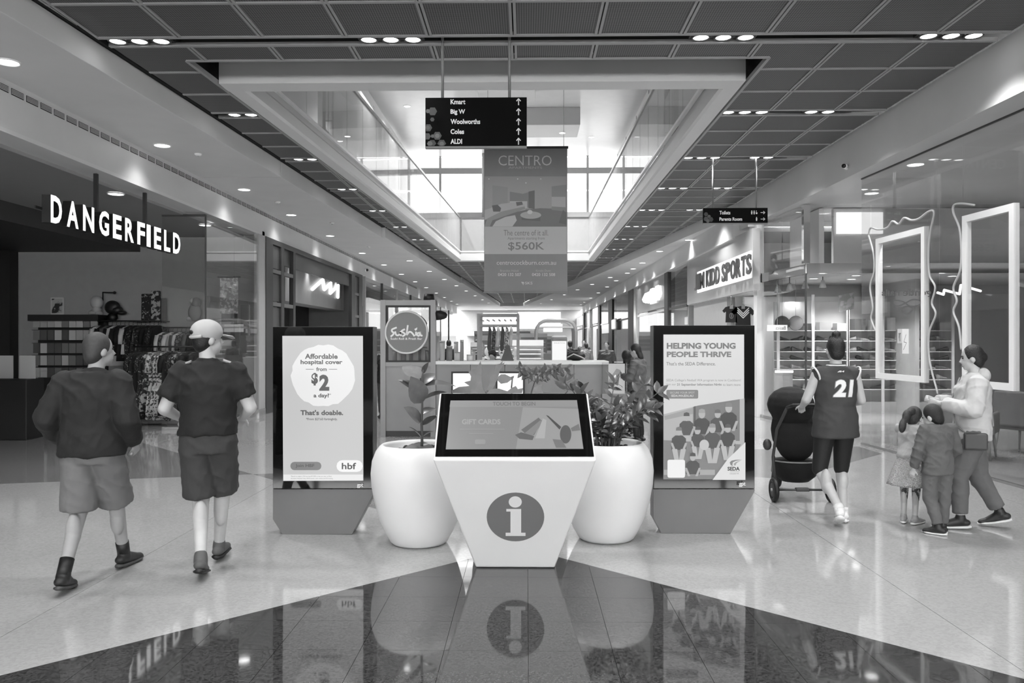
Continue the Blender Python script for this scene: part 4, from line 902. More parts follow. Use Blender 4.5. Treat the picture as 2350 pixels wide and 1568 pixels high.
box('frame', (-9.5, -9.44, y0, y1, z0 - .5, z1), M_BLACK, mp_); box('print', (-9.44, -9.43, y0 + .08, y1 - .08, z0 - .42, z1 - .08), patterned('map_print', 150, 225, 4, .38), mp_)
pl_ = empty('pendant_track_light', (-7.4, 21.5, 3.4), 'black track spotlight behind the dark grid frame', 'light'); MB().box(-7.43, -7.37, 20.5, 23, 3.96, 4.0).build('track', M_BLACK, pl_); MB().cyl((-7.4, 21.2, 3.7), (-7.3, 21.0, 3.45), .06).build('head', M_BLACK, pl_); MB().cyl((-7.3, 20.99, 3.44), (-7.295, 20.98, 3.43), .05).build('lamp', M_LAMP, pl_); MB().cyl((-7.4, 21.2, 3.7), (-7.4, 21.2, 3.97), .015).build('stem', M_BLACK, pl_)
# ---- further shopfronts on the left
FWALL = mat('far_shop_wall', 190, .4, var=.1, scale=2)
FL = empty('wall_left_far', (-7, 45, 0), kind='structure')
MB().box(-13.5, -6.4, 29.6, 70, 4.0, 4.07).build('shop_ceiling', M_LGREY, FL); MB().box(-10.1, -10, 29.6, 70, 0, 4.05).build('shop_wall', FWALL, FL)
for i, (a, b) in enumerate(((29.7, 33.2), (33.3, 36.9), (37.2, 41.5), (41.6, 45.9), (46.2, 51), (51.1, 55.9), (56.2, 62), (62.1, 69))):
    s = empty('shop_window', (XL, (a + b) / 2, 0), 'tall glass shop window on the far left, %s beyond the zigzag sign' % ORD[i], 'shop window', 'far left shop windows')
    MB().box(-6.01, -5.99, a + .06, b - .06, .1, 4.05).build('glass_pane', M_GLASS, s); MB().box(-6.05, -5.95, a, a + .1, 0, 4.07).build('mullion', M_DARK if i % 2 else M_LGREY, s); MB().box(-6.04, -5.96, a, b, 0, .1).build('sill', M_STEEL, s)
for i, (yy, g, z) in enumerate(((31.5, 200, 3.1), (35, 235, 2.9), (43.5, 215, 3.0), (49, 120, 2.9), (53, 240, 2.9), (60, 200, 3.0))):
    s = empty('lit_fascia', (-6.5, yy, z), 'lit fascia board inside a far left shop, %s from the front' % ORD[i], 'sign', 'lit fascia boards of the far left shops'); MB().box(-6.75, -6.6, yy - 1.3, yy + 1.3, z, z + .6).build('board', emit('fascia_%d' % g, g, .95), s); MB().box(-6.78, -6.75, yy - 1.35, yy + 1.35, z - .03, z + .63).build('frame', M_DARK, s)
for i in range(10):
    yy = 31 + i * 3.7; s = empty('display_unit', (-7.6, yy, 0), 'display unit in the far left shops, %s from the front' % ORD[i], 'display unit', 'display units of the far left shops')
    hh = (2.2, 1.5, 1.9)[i % 3]; box('body', (-8.0, -7.2, yy - .6, yy + .6, 0, hh), (M_MID, M_LGREY, M_DARK)[i % 3], s); 
    for k in range(3): box('shelf', (-7.2, -6.95, yy - .55, yy + .55, .5 + k * .45, .53 + k * .45), M_WHITE, s)
for i, yy in enumerate((33.0, 40, 48, 57, 65)): spot((-7.8, yy, 3.9), 120)
# ================================================================== SUSHI COUNTER
SY = 14.0
sk = empty('sushi_counter', (-.4, SY + .4, 0), 'grey panelled sushi bar counter with white top behind the planters', 'counter')
GP = mat('counter_panel_grey', 150, .5, var=.06, scale=2.5); GPD = mat('counter_frame_grey', 158, .45, var=.03)
X0, X1, XC = ony(873, 700, SY).x, ony(1000, 700, SY).x, ony(1397, 830, SY).x
ZC = ony(1200, 837, SY).z; ZCT = ony(1200, 829, SY).z; ZT = ony(930, 689, SY).z
npan = 5
for i in range(npan):
    a = X1 + (XC - X1) * i / npan; b = X1 + (XC - X1) * (i + 1) / npan; box('front_panel', (a + .004, b - .004, SY + .02, SY + .06, .1, ZC), GP, sk)
box('front_panel', (X0 + .09, X1 - .09, SY + .02, SY + .06, .1, ZC - .03), GP, sk); box('carcass', (X0, XC, SY + .06, SY + .7, 0, ZC - .02), GPD, sk); box('kickboard', (X0, XC, SY + .03, SY + .06, 0, .1), M_DARK, sk)
box('worktop', (X1, XC, SY - .02, SY + .75, ZC, ZCT), M_WHITE, sk, bevel=.006)
for x in (X0, X1 - .09): box('post', (x, x + .09, SY - .006, SY + .106, 0, ZT + .004), GPD, sk)
box('post', (X0 - .004, X0 + .094, SY + .704, SY + .8, 0, ZT + .004), GPD, sk)
box('top_beam', (X0, X1, SY, SY + .1, ZT - .09, ZT), GPD, sk); box('sill_beam', (X0, X1, SY, SY + .1, ZC - .03, ZC + .04), GPD, sk)
wx0, wx1, wz0, wz1 = X0 + .09, X1 - .09, ZC + .04, ZT - .09
for bb in ((wx0, wx0 + .035, wz0, wz1), (wx1 - .035, wx1, wz0, wz1), (wx0, wx1, wz0, wz0 + .03), (wx0, wx1, wz1 - .035, wz1)): box('window_frame', (bb[0], bb[1], SY + .03 - .002 * (bb[1] - bb[0] > .1), SY + .08 + .002 * (bb[1] - bb[0] > .1), bb[2], bb[3]), M_BLACK, sk)
box('glass_pane', (wx0 + .03, wx1 - .03, SY + .05, SY + .056, wz0 + .03, wz1 - .03), M_GLASS, sk)
for i, (p0, p1) in enumerate(((1036, 1100), (1138, 1204))):
    a, b = ony(p0, 910, SY), ony(p1, 853, SY); mbx = empty('menu_lightbox', ((a.x + b.x) / 2, SY, a.z), ('left' if i == 0 else 'right') + ' glowing menu screen on the counter front', 'menu screen', 'menu screens on the sushi counter')
    box('frame', (a.x, b.x, SY - .03, SY + .018, a.z, b.z), M_BLACK, mbx); box('display', (a.x + .03, b.x - .03, SY - .036, SY - .031, a.z + .03, b.z - .03), emit('menu_white', 250, 1.25), mbx)
sg = empty('round_sign', ony(933, 811, SY - .04), 'round grey sushi bar sign with white rim in the window frame', 'sign')
c = ony(933, 763, SY); rr = 48 * SY / F
MB().prism([(c.x + rr * math.cos(k * math.pi / 24), SY + .045, c.z + rr * math.sin(k * math.pi / 24)) for k in range(48)], (0, -.05, 0)).build('disc', ink(132), sg)
MB().tube([(c.x + rr * math.cos(k * math.pi / 24), SY - .008, c.z + rr * math.sin(k * math.pi / 24)) for k in range(48)], .017, 8, closed=True).build('rim', mat('rim_white', 225, .4, var=0), sg)
sf = Face((0, SY - .006, 0), (0, -1, 0), sg); WS = mat('sign_white_paint', 245, .4, var=0)
Z3 = lambda a, b: (860 + .1149 * a, 670 + .1149 * b)
for st in ([(430, 715), (350, 750), (345, 790), (375, 815), (370, 850), (325, 890)], [(410, 800), (425, 855), (465, 870), (505, 835), (515, 800), (510, 860), (530, 870)], [(595, 750), (545, 775), (545, 800), (595, 830), (600, 860), (560, 885)], [(660, 675), (640, 850), (690, 800), (740, 815), (790, 880)], [(825, 805), (822, 865)], [(915, 815), (860, 825), (850, 860), (880, 880), (910, 830), (920, 870), (945, 875)]):
    sf.stroke([Z3(*p) for p in st], .03, WS, 'brush_letter', True)
sf.poly([Z3(790, 745), Z3(850, 710), Z3(845, 755), Z3(815, 780)], WS, 'brush_letter')
sf.text('Sushi Roll & Fresh Bar', *Z3(315, 915), *Z3(950, 958), WS, .02)
spk = empty('speaker', (X1 - .12, SY + .1, ZT), 'black round speaker on top of the sushi bar frame', 'speaker'); MB().lathe([(.02, 0), (.1, 0), (.085, .11), (.02, .11)], (X1 - .13, SY + .1, ZT), 24).build('body', M_BLACK, spk)
pnd = empty('pendant_lamp', (X1 - .24, SY + .32, ZT - .42), 'black pendant lamp hanging in the sushi bar window', 'light'); MB().lathe([(.03, 0), (.055, .05), (.075, .16), (.075, .26), (.03, .27)], (X1 - .22, SY + .3, ZT - .42), 20).build('shade', M_BLACK, pnd); MB().cyl((X1 - .22, SY + .3, ZT - .16), (X1 - .22, SY + .3, ZT - .02), .01).build('cord', M_BLACK, pnd)
MB().box(X0 + .09, X1 - .09, SY + .27, SY + .33, ZT - .05, ZT - .004).build('lamp_beam', GPD, sk); MB().box(X0 + .004, X0 + .086, SY + .107, SY + .7, ZT - .088, ZT - .002).build('side_beam', GPD, sk); MB().box(X1 - .086, X1 - .004, SY + .107, SY + .34, ZT - .088, ZT - .002).build('side_beam', GPD, sk)
pn2 = empty('spot_lamp', (X1 + .14, SY + .2, ZT - .3), 'black spot lamp sticking out of the sushi bar post', 'light'); MB().tube([(X1 - .0, SY + .05, ZT - .27), (X1 + .08, SY + .05, ZT - .26), (X1 + .16, SY + .05, ZT - .27), (X1 + .19, SY + .05, ZT - .28)], [.08, .085, .06, .03], 16).build('head', M_BLACK, pn2)
# things standing on the counter and behind the glass
def jar(x, y, z, r, h, m, label, cat='container', grp='containers on the sushi counter'):
    o = empty('container', (x, y, z), label, cat, grp); link('body', MB().lathe([(.01, 0), (r, 0), (r * 1.04, h * .5), (r, h * .9), (.01, h * .9)], (0, 0, 0), 18).mesh('body', m), o); link('lid', MB().lathe([(.01, h * .9), (r * 1.06, h * .9), (r * 1.06, h), (.01, h)], (0, 0, 0), 18).mesh('lid', M_LGREY), o)
cm_ = [mat('jar_pale', 190, .4, var=.08), mat('jar_grey', 140, .4, var=.08), mat('jar_white', 225, .4, var=.05)]
for i, (px, pw, ph, k) in enumerate(((1015, 12, 46, 0), (1031, 14, 34, 1), (1052, 18, 20, 2), (1046, 10, 44, 0), (1060, 8, 48, 1), (1078, 14, 14, 2), (1086, 10, 24, 0))):
    p = ony(px, 829, SY + .2 + .09 * (i % 4)); s_ = (SY + .2) / F; jar(p.x, SY + .2 + .11 * (i % 4), ZCT, pw * s_ / 2, ph * s_, cm_[k], '%s container from the left on the white sushi counter' % ORD[i])
for i in range(9):
    x = wx0 + .1 + i * (wx1 - wx0 - .2) / 8; jar(x, SY + .45, ZC + .0, .05 + .01 * (i % 3), .26 + .06 * ((i * 7) % 4), cm_[(i + 1) % 2], '%s tall tub from the left behind the sushi bar glass' % ORD[i], 'tub', 'tubs behind the sushi bar glass')
bg = empty('paper_bag', ony(1165, 829, SY + .3), 'dark paper bag folded to a point on the counter', 'bag'); c = ony(1166, 829, SY + .3); MB().add([(c.x - .13, c.y - .05, ZCT), (c.x + .1, c.y - .05, ZCT), (c.x + .1, c.y + .06, ZCT), (c.x - .13, c.y + .06, ZCT), (c.x - .02, c.y, ZCT + .3), (c.x + .03, c.y, ZCT + .26)], [(3, 2, 1, 0), (0, 1, 5, 4), (1, 2, 5), (2, 3, 4, 5), (3, 0, 4)]).build('body', mat('kraft_dark', 92, .7, var=.1), bg)
c = ony(1322, 829, SY + .35); hb2 = empty('handbag', (c.x, SY + .35, ZCT), 'black quilted bag lying at the right of the counter', 'bag'); MB().ell((c.x, SY + .35, ZCT + .08), (.17, .1, .085)).build('body', M_BLACK, hb2); MB().tube([(c.x - .16, SY + .26, ZCT + .06), (c.x - .05, SY + .24, ZCT + .12), (c.x + .1, SY + .25, ZCT + .06), (c.x + .15, SY + .27, ZCT + .03)], .012, 8).build('strap', M_LGREY, hb2)
dc = empty('display_case', ony(1412, 905, SY - .2), 'lit glass display case at the right end of the sushi counter', 'display case')
a, b = ony(1382, 905, SY - .1), ony(1440, 833, SY - .1); box('base', (a.x, b.x, SY - .1, SY + .5, 0, a.z), GPD, dc); box('back_print', (a.x + .02, b.x - .02, SY + .1, SY + .12, a.z, b.z - .02), emit('case_light', 205, .9), dc)
for xx in (a.x, b.x - .01): box('glass_side', (xx, xx + .008, SY - .1, SY + .5, a.z, b.z), M_GLASS, dc)
box('glass_front', (a.x, b.x, SY - .1, SY - .092, a.z, b.z), M_GLASS, dc); box('glass_top', (a.x, b.x, SY - .1, SY + .5, b.z, b.z + .01), M_GLASS, dc)
dfc = Face((0, SY + .1, 0), (0, -1, 0), dc); dfc.poly([(1392, 895), (1404, 890), (1425, 850), (1415, 846), (1398, 870)], pr(150)); dfc.poly([(1405, 880), (1418, 885), (1430, 860), (1424, 852)], pr(90)); dfc.disc(1400, 885, 10, 7, pr(60)); dfc.poly([(1418, 890), (1428, 888), (1422, 855)], pr(200))
# ================================================================== FAR STALLS IN THE MIDDLE
def stall_frame(x0, x1, yt, yb, Y, label, m):
    a, b = ony(x0, yb, Y), ony(x1, yt, Y); s = empty('stall_frame', ((a.x + b.x) / 2, Y + .6, 0), label, 'stall')
    for x in (a.x, b.x - .07):
        for y in (Y, Y + 1.4): box('post', (x - .004, x + .074, y - .004, y + .074, 0, b.z + .004), m, s)
    for z in (b.z - .06, b.z - .38):
        for y in (Y, Y + 1.4): box('beam', (a.x, b.x, y, y + .06, z, z + .06), m, s)
        for x in (a.x, b.x - .07): box('beam', (x + .003, x + .057, Y + .075, Y + 1.395, z + .003, z + .057), m, s)
    for k in range(7): x = a.x + .1 + k * (b.x - a.x - .2) / 6; box('roof_slat', (x, x + .04, Y, Y + 1.45, b.z - .2, b.z - .17), M_MID, s)
    box('counter', (a.x + .1, b.x - .1, Y + .1, Y + .7, 0, 1.0), M_LGREY, s); return s, a, b
st, a, b = stall_frame(1095, 1191, 720, 832, 24, 'tall pergola-like market stall frame beyond the counter', M_BAR)
for i in range(6):
    x = a.x + .35 + i * (b.x - a.x - .6) / 5; o = empty('hanging_scarf', (x, 24.3, 1.7), '%s hanging scarf from the left in the market stall' % ORD[i], 'scarf', 'scarves in the market stall'); MB().tube([(x, 24.3, b.z - .36), (x + .02, 24.3, 2.0), (x - .02, 24.3, 1.3 + .1 * (i % 3))], [.02, .05, .06], 8).build('cloth', GMAT[(2, 5, 1, 2, 6, 1)[i]], o)
for i in range(3):
    x = a.x + .3 + i * .42; o = empty('display_bust', (x, 24.35, 1.0), '%s white mannequin head on the market stall' % ORD[i], 'mannequin', 'mannequin heads on the market stall'); MB().ell((x, 24.35, 1.35), (.1, .11, .14)).build('head', M_WHITE, o); MB().cyl((x, 24.35, 1.0), (x, 24.35, 1.25), .05).build('neck', M_WHITE, o)
ar = empty('arched_kiosk', (1.6, 37, 0), 'pale kiosk with rounded tube arch and lit sign far down the mall', 'kiosk')
AY = 36.0; a, b = ony(1231, 830, AY), ony(1322, 735, AY); R_ = .5
for y in (AY, AY + 2.2):
    pts = [(a.x, y, 0), (a.x, y, b.z - R_)] + [(a.x + R_ - R_ * math.cos(t), y, b.z - R_ + R_ * math.sin(t)) for t in (.4, .8, 1.2, 1.57)] + [(b.x - R_ + R_ * math.sin(t), y, b.z - R_ + R_ * math.cos(t)) for t in (0, .4, .8, 1.2, 1.57)] + [(b.x, y, 0)]
    MB().tube(pts, .07, 8).build('arch', M_LGREY, ar)
box('counter', (a.x, b.x, AY + .3, AY + 1.9, 0, 1.1), M_MID, ar); c0, c1 = ony(1247, 762, AY), ony(1291, 744, AY); box('sign', (c0.x, c1.x, AY + .05, AY + .15, c0.z, c1.z), emit('kiosk_sign', 250, 1.2), ar); box('canopy', (a.x, b.x, AY, AY + 2.2, b.z - .35, b.z - .28), M_BEAM, ar)
ph = empty('poster_stand', (1.1, 26, 0), 'rounded white poster stand far behind the counter', 'poster stand'); PY_ = 26.0; a, b = ony(1265, 835, PY_), ony(1302, 771, PY_)
hf = Face((0, PY_, 0), (0, -1, 0), ph); box('body', (a.x, b.x, PY_ + .01, PY_ + .2, 0, b.z), M_MID, ph, bevel=.08); hf.rect(1267, 783, 1300, 833, emit('poster_white', 238, 1.0), 'poster'); hf.text('SWATCH', 1271, 786, 1296, 789, pr(150), name='lettering')
for i, (px, Y, w, hh, m) in enumerate(((1205, 30, 1.4, 1.5, M_MID), (1150, 33, 1.6, 1.7, M_LGREY), (1215, 45, 2.0, 1.9, M_WHITE), (1120, 50, 1.8, 2.1, M_LGREY), (1255, 55, 2.2, 1.8, M_WHITE), (1180, 60, 2.4, 2.2, M_LGREY), (1110, 40, 1.4, 1.4, M_DARK))):
    x = ony(px, 784, Y).x; o = empty('market_stall', (x, Y, 0), 'small market stall down the middle of the mall, %s of them' % ORD[i], 'stall', 'market stalls in the far middle')
    box('counter', (x - w / 2, x + w / 2, Y, Y + .8, 0, 1.0), m, o)
    for k in range(3): box('shelf', (x - w / 2 + .1, x + w / 2 - .1, Y + .3 + .1 * k, Y + .6 + .1 * k, 1.0 + k * (hh - 1) / 3, 1.04 + k * (hh - 1) / 3), M_WHITE, o)
    box('back_panel', (x - w / 2, x + w / 2, Y + .7, Y + .8, 1.0, hh), (M_LGREY, M_MID)[i % 2], o); box('header', (x - w / 2, x + w / 2, Y + .6, Y + .8, hh, hh + .22), (M_WHITE, M_MID)[i % 2], o)
# ================================================================== RIGHT: SHOE SHOP
col = empty('trim_3', (5.13, 17.9, 0), kind='structure')
cx0 = onz(1731, 956).x; MB().box(5.05, 5.2, 17.75, 18.0, 0, 4.3).build('column', M_WHITE, col)
MB().box(4.9, 12.5, 17.9, 17.95, 4.2, 4.3).build('soffit', M_PLASTER, col)
A, B = (5.15, 17.75), (5.36, 15.56)
ss = empty('shop_window', (5.3, 16.5, 0), 'corner glass front of the shoe shop with chrome band', 'shop window')
mid = ((A[0] + B[0]) / 2, (A[1] + B[1]) / 2)
for (p, q) in ((B, mid), (mid, A)):
    along([(-.006, .05), (.006, .05), (.006, 2.95), (-.006, 2.95)], (p[0], p[1] + .02), (q[0], q[1] - .02)).build('glass_pane', M_GLASS, ss); along([(-.006, 3.14), (.006, 3.14), (.006, 4.28), (-.006, 4.28)], (p[0], p[1] + .02), (q[0], q[1] - .02)).build('glass_pane', M_GLASS, ss)
along([(-.03, 2.95), (.03, 2.95), (.03, 3.14), (-.03, 3.14)], B, A).build('chrome_band', M_CHROME, ss); along([(-.03, 0), (.03, 0), (.03, .06), (-.03, .06)], B, A).build('floor_channel', M_STEEL, ss)
MB().box(B[0], 9.8, B[1] - .02, B[1] + .04, 2.97, 3.16).build('chrome_band', M_CHROME, ss)
xs = [B[0] + .02, 6.6, 7.9, 9.2]
for a, b in zip(xs, xs[1:]): MB().box(a + .01, b - .01, B[1], B[1] + .012, .05, 2.97).build('glass_pane', M_GLASS, ss); MB().box(a + .01, b - .01, B[1], B[1] + .012, 3.16, 4.28).build('glass_pane', M_GLASS, ss)
MB().box(5.3, 5.42, B[1] - .06, B[1] + .06, 3.16, 4.28).build('corner_post', M_CHROME, ss); MB().box(5.345, 5.375, B[1] - .015, B[1] + .015, 0, 2.97).build('corner_post', M_DARK, ss)
SI = empty('wall_right_shoe_shop', (8, 18, 0), kind='structure')
MB().box(5.25, 12.5, 15.6, 20.2, 3.05, 3.1).build('shop_ceiling', mat('shoe_shop_ceiling', 200, .5, var=.02), SI); MB().box(5.2, 12.5, 20.1, 20.2, 0, 4.3).build('shop_wall', mat('shoe_wall', 205, .5, var=.02), SI); MB().box(6.05, 9.8, 16.0, 16.1, 3.1, 4.28).build('header_board', mat('header_board', 200, .4, var=.02), SI)
MB().box(6.1, 7.0, 15.95, 15.99, 3.78, 4.2).build('lit_header', emit('header_light', 250, 1.25), SI)
MB().box(5.75, 5.85, 15.95, 17.7, 3.12, 4.27).build('header_board', mat('header_board_pale', 225, .4, var=.02), SI)
SHY = 18.9
su = empty('shoe_shelving', (7.7, SHY, 0), 'tall white shelving unit full of shoes in the shoe shop', 'shelving')
sx0, sx1 = ony(1786, 800, SHY).x, 9.9
zs = [.55, .78, 1.02, 1.23, 1.43, 1.68, 1.92]
MB().box(sx0, sx1, SHY + .32, SHY + .36, 0, 2.6).build('back_panel', mat('shelf_back', 198, .5, var=.03), su)
for z in zs: MB().box(sx0, sx1, SHY, SHY + .32, z - .018, z).build('shelf', M_WHITE, su)
for k in range(6): x = sx0 + k * (sx1 - sx0) / 5; MB().box(x - .03, x + .03, SHY - .02, SHY + .02, 0, 2.75).build('upright', M_WHITE, su)
MB().box(sx0, sx1, SHY, SHY + .34, 0, .25).build('plinth', M_LGREY, su)
def shoe_mesh(m, s=1.0):
    mb = MB(); rings = []
    for t, w, h0, h1 in ((0, .025, 0, .07), (.06, .036, 0, .1), (.16, .038, 0, .1), (.3, .036, 0, .085), (.5, .04, 0, .06), (.75, .046, 0, .045), (.92, .036, 0, .03), (1, .012, .0, .018)):
        rings.append((((t - .5) * .28 * s, 0, (h0 + h1) / 2 * s), w * s, (h1 - h0) / 2 * s, (0, 1, 0), (0, 0, 1)))
    mb.loft(rings, 12); return mb.mesh('shoe', m)
SHM = [shoe_mesh(mat('shoe_%d' % g, g, .5, var=.3, scale=20), 1.12) for g in (30, 200, 110, 60, 160)]
rnd = random.Random(8)
for r, z in enumerate(zs[:6]):
    for i in range(13):
        x = sx0 + .17 + i * (sx1 - sx0 - .3) / 12.2; o = link('sports_shoe', SHM[rnd.randrange(5)], None, (x, SHY + .14, z + .001), (0, 0, rnd.choice((.3, 2.9, -.25))))
        tag(o, '%s shoe from the left on shelf %s of the shoe shop' % (ORD[i], ('one', 'two', 'three', 'four', 'five', 'six')[r] + ' from below'), 'shoe', 'shoes on the shoe shop shelves')
bx = MB().box(-.14, .14, -.1, .1, 0, .2)
BXM = [bx.mesh('carton', ink(g)) for g in (205, 150, 90)]
for i in range(10):
    x = sx0 + .3 + i * .4; o = link('shoe_box', BXM[(i * 5) % 3], None, (x, SHY + .15, zs[6] + .001), (0, 0, rnd.uniform(-.2, .2)), scale=(1, 1, rnd.uniform(.8, 1.5))); tag(o, '%s carton from the left on the top shelf of the shoe shop' % ORD[i], 'box', 'cartons on the top shoe shelf')
for i, px in enumerate((1795, 1826)):
    p = ony(px, 742, 18.3); o = empty('display_ball', (p.x, 18.3, p.z), ('dark basketball', 'pale striped ball')[i] + ' hung in the shoe shop window', 'ball'); MB().ell(p, (.16, .16, .16), 20, 14).build('ball', (M_DARK, M_LGREY)[i], o); MB().tube([p + Vector((.162 * math.cos(t * .3), -.02 + .01, .162 * math.sin(t * .3))) for t in range(21)], .006, 5, closed=True).build('seam', M_BLACK, o); MB().cyl(p + Vector((0, 0, .15)), (p.x, p.y, 3.05), .004, n=6).build('wire', M_STEEL, o)
for i, (px, py) in enumerate(((1785, 655), (1812, 650), (1848, 645), (1888, 643))):
    p = ony(px, py, 17.4); o = empty('track_spotlight', (p.x, 17.4, p.z), 'cone track spotlight in the shoe shop, %s from the left' % ORD[i], 'light', 'track spotlights in the shoe shop'); MB().cyl((p.x, 17.4, p.z), (p.x, 17.4, p.z - .16), .03, .075, 16).build('shade', M_LGREY, o); MB().cyl((p.x, 17.4, p.z), (p.x, 17.4, 3.06), .01, n=8).build('stem', M_DARK, o)
pb = empty('poster_board', ony(1940, 715, 17.6), 'tilted grey poster board standing over the shoe shelves', 'poster'); P = [ony(1926, 716, 17.6), ony(1960, 709, 17.6), ony(1960, 671, 17.6), ony(1925, 679, 17.6)]; MB().prism(P, (0, .02, 0)).build('board', patterned('poster_grey', 110, 150, 5), pb); MB().box(P[0].x + .2, P[0].x + .22, 17.62, 17.64, 0, P[0].z + .3).build('pole', M_DARK, pb)
ts = empty('lit_price_sign', (5.75, 16.9, 1.85), 'small lit white sign seen from behind in the shoe shop glass', 'sign'); a, b = ony(1762, 760, 17.0), ony(1807, 746, 17.0); box('panel', (a.x, b.x, 17.0, 17.04, a.z, b.z), emit('price_glow', 250, 1.3), ts); tf_ = Face((0, 17.0, 0), (0, -1, 0), ts); tf_.text('Basics', 1780, 749, 1803, 757, pr(130), .02, mirror=True); MB().cyl(((a.x + b.x) / 2, 17.02, b.z), ((a.x + b.x) / 2, 17.02, 3.05), .006, n=6).build('wire', M_STEEL, ts)
tb = empty('light_tube', ony(1800, 853, 16.6), 'bright horizontal light tube low behind the shoe shop glass', 'light'); a, b = ony(1779, 853, 16.6), ony(1820, 853, 16.6); MB().cyl(a, b, .025, n=12).build('tube', M_GLOW, tb); MB().box(a.x, b.x, 16.62, 16.66, 0, a.z - .02).build('plinth', M_LGREY, tb)
for x, y in ((6.4, 17), (8.2, 17), (9.8, 17.2), (7.3, 18.3)): spot((x, y, 3.0), 170)
for i, (px, py) in enumerate(((1883, 574), (1945, 602), (2101, 574), (1974, 690), (1872, 668), (2145, 597))):
    x = (6.0, 6.9, 8.4, 7.2, 6.3, 9.0)[i]; downlight(x, (16.4, 17.0, 16.4, 18.0, 17.8, 17.2)[i], 3.05, 'downlight in the shoe shop ceiling, %s of six' % ORD[i], 'downlights in the shoe shop', 0, .8)
# ================================================================== RIGHT: NAIL SALON BEHIND GLASS
def nx(y): return 5.41 + .05 * (13.1 - y)
ng = empty('shop_window', (5.6, 10, 0), 'tall frameless glass front of the nail salon at the right edge', 'shop window')
for a, b in ((13.1, 10.35), (10.33, 7.6), (7.58, 4.6), (4.58, 1.6)): along([(-.007, .02), (.007, .02), (.007, ZR), (-.007, ZR)], (nx(b), b), (nx(a), a)).build('glass_pane', M_GLASS, ng)
MB().box(nx(13.1), 6.5, 13.09, 13.104, .02, ZR).build('glass_pane', M_GLASS, ng); along([(-.02, 0), (.02, 0), (.02, .03), (-.02, .03)], (nx(1.6), 1.6), (nx(13.1), 13.1)).build('floor_channel', M_STEEL, ng); along([(-.015, ZR - .03), (.015, ZR - .03), (.015, ZR), (-.015, ZR)], (nx(1.6), 1.6), (nx(13.1), 13.1)).build('head_channel', M_DARK, ng)
GN = Vector((-1, -.05, 0)).normalized()
def gy(px): 
    p = hit(px, CY, (nx(13.1), 13.1, 0), GN); return p
gf = Face(Vector((nx(13.1), 13.1, 0)) + GN * .01, GN, ng)
def framed(x0, x1, zt, zb, label):
    a, b = gy(x0), gy(x1); o = empty('white_frame', (a.x, (a.y + b.y) / 2, zb), label, 'frame', 'white frames on the salon glass')
    for (p, q, z0, z1) in ((a, a.lerp(b, .0), zb, zt),): pass
    d = (b - a).normalized(); w = .085
    for s0, s1, z0, z1 in ((0, w, zb, zt), ((b - a).length - w, (b - a).length, zb, zt), (w, (b - a).length - w, zt - w, zt), (w, (b - a).length - w, zb, zb + w)):
        p, q = a + d * s0, a + d * s1; along([(-.02, z0), (.05, z0), (.05, z1), (-.02, z1)], (q.x, q.y), (p.x, p.y)).build('frame_member', M_WHITE, o)
framed(2012, 2124, 3.25, 1.09, 'tall white rectangular frame on the salon glass beside the children'); framed(2211, 2330, 3.25, 1.09, 'second tall white frame on the salon glass at the right edge')
wv = empty('wavy_outline', gy(2000), 'pale wavy outline painted round the white frame on the glass', 'decal')
R2_ = lambda a, b: gf.at(1650 + .2551 * a, 420 + .2551 * b)
for st in ([(1345, 470), (1365, 405), (1430, 420), (1510, 405), (1560, 345), (1615, 370), (1665, 315), (1730, 335), (1800, 320), (1890, 255), (1935, 270), (1900, 450), (1885, 640), (1895, 830), (1945, 940), (1915, 1080), (1950, 1180), (1895, 1330), (1885, 1480), (1905, 1650), (1970, 1900)], [(1345, 470), (1390, 640), (1395, 800), (1360, 940), (1385, 1120), (1370, 1220), (1410, 1330)], [(2300, 200), (2180, 185), (2115, 200), (2110, 270), (2170, 440), (2175, 760), (2110, 940), (2140, 1060), (2110, 1160), (2160, 1300), (2180, 1500)]):
    MB().tube(spline([R2_(*p) for p in st], 6), .014, 6).build('painted_line', mat('decal_pale', 190, .5, var=0), wv)
gf.text('gentle nails', *(1650 + .2551 * 1465, 420 + .2551 * 960), *(1650 + .2551 * 1915, 420 + .2551 * 1035), ink(86), .02, mirror=True)
mo = [(1570, 1080), (1600, 1110), (1680, 1080), (1740, 1050), (1810, 1060), (1800, 1100), (1720, 1110), (1660, 1070), (1580, 1055), (1570, 1080)]
gf.stroke([(1650 + .2551 * a, 420 + .2551 * b) for a, b in mo], .02, ink(90), 'painted_motif', True); gf.stroke([(1650 + .2551 * a, 420 + .2551 * b) for a, b in ((1630, 1130), (1690, 1110), (1745, 1130), (1690, 1180), (1640, 1150))], .02, ink(90), 'painted_motif', True)
tp = empty('paper_notice', gf.at(2075, 812), 'narrow white paper notice taped inside the white frame', 'notice'); tq = Face(Vector((nx(13.1), 13.1, 0)) + GN * .014, GN, tp); tq.rect(2060, 755, 2071, 788, ink(205), 'sheet', .002); tq.rect(2071, 755, 2086, 812, ink(236), 'sheet', .002)
tq.k = 6; tq.stroke([(2080, 768), (2075, 785), (2081, 787), (2074, 803)], .008, ink(50), 'zigzag'); tq.text('PVOT', 2063, 764, 2068, 784, ink(70))
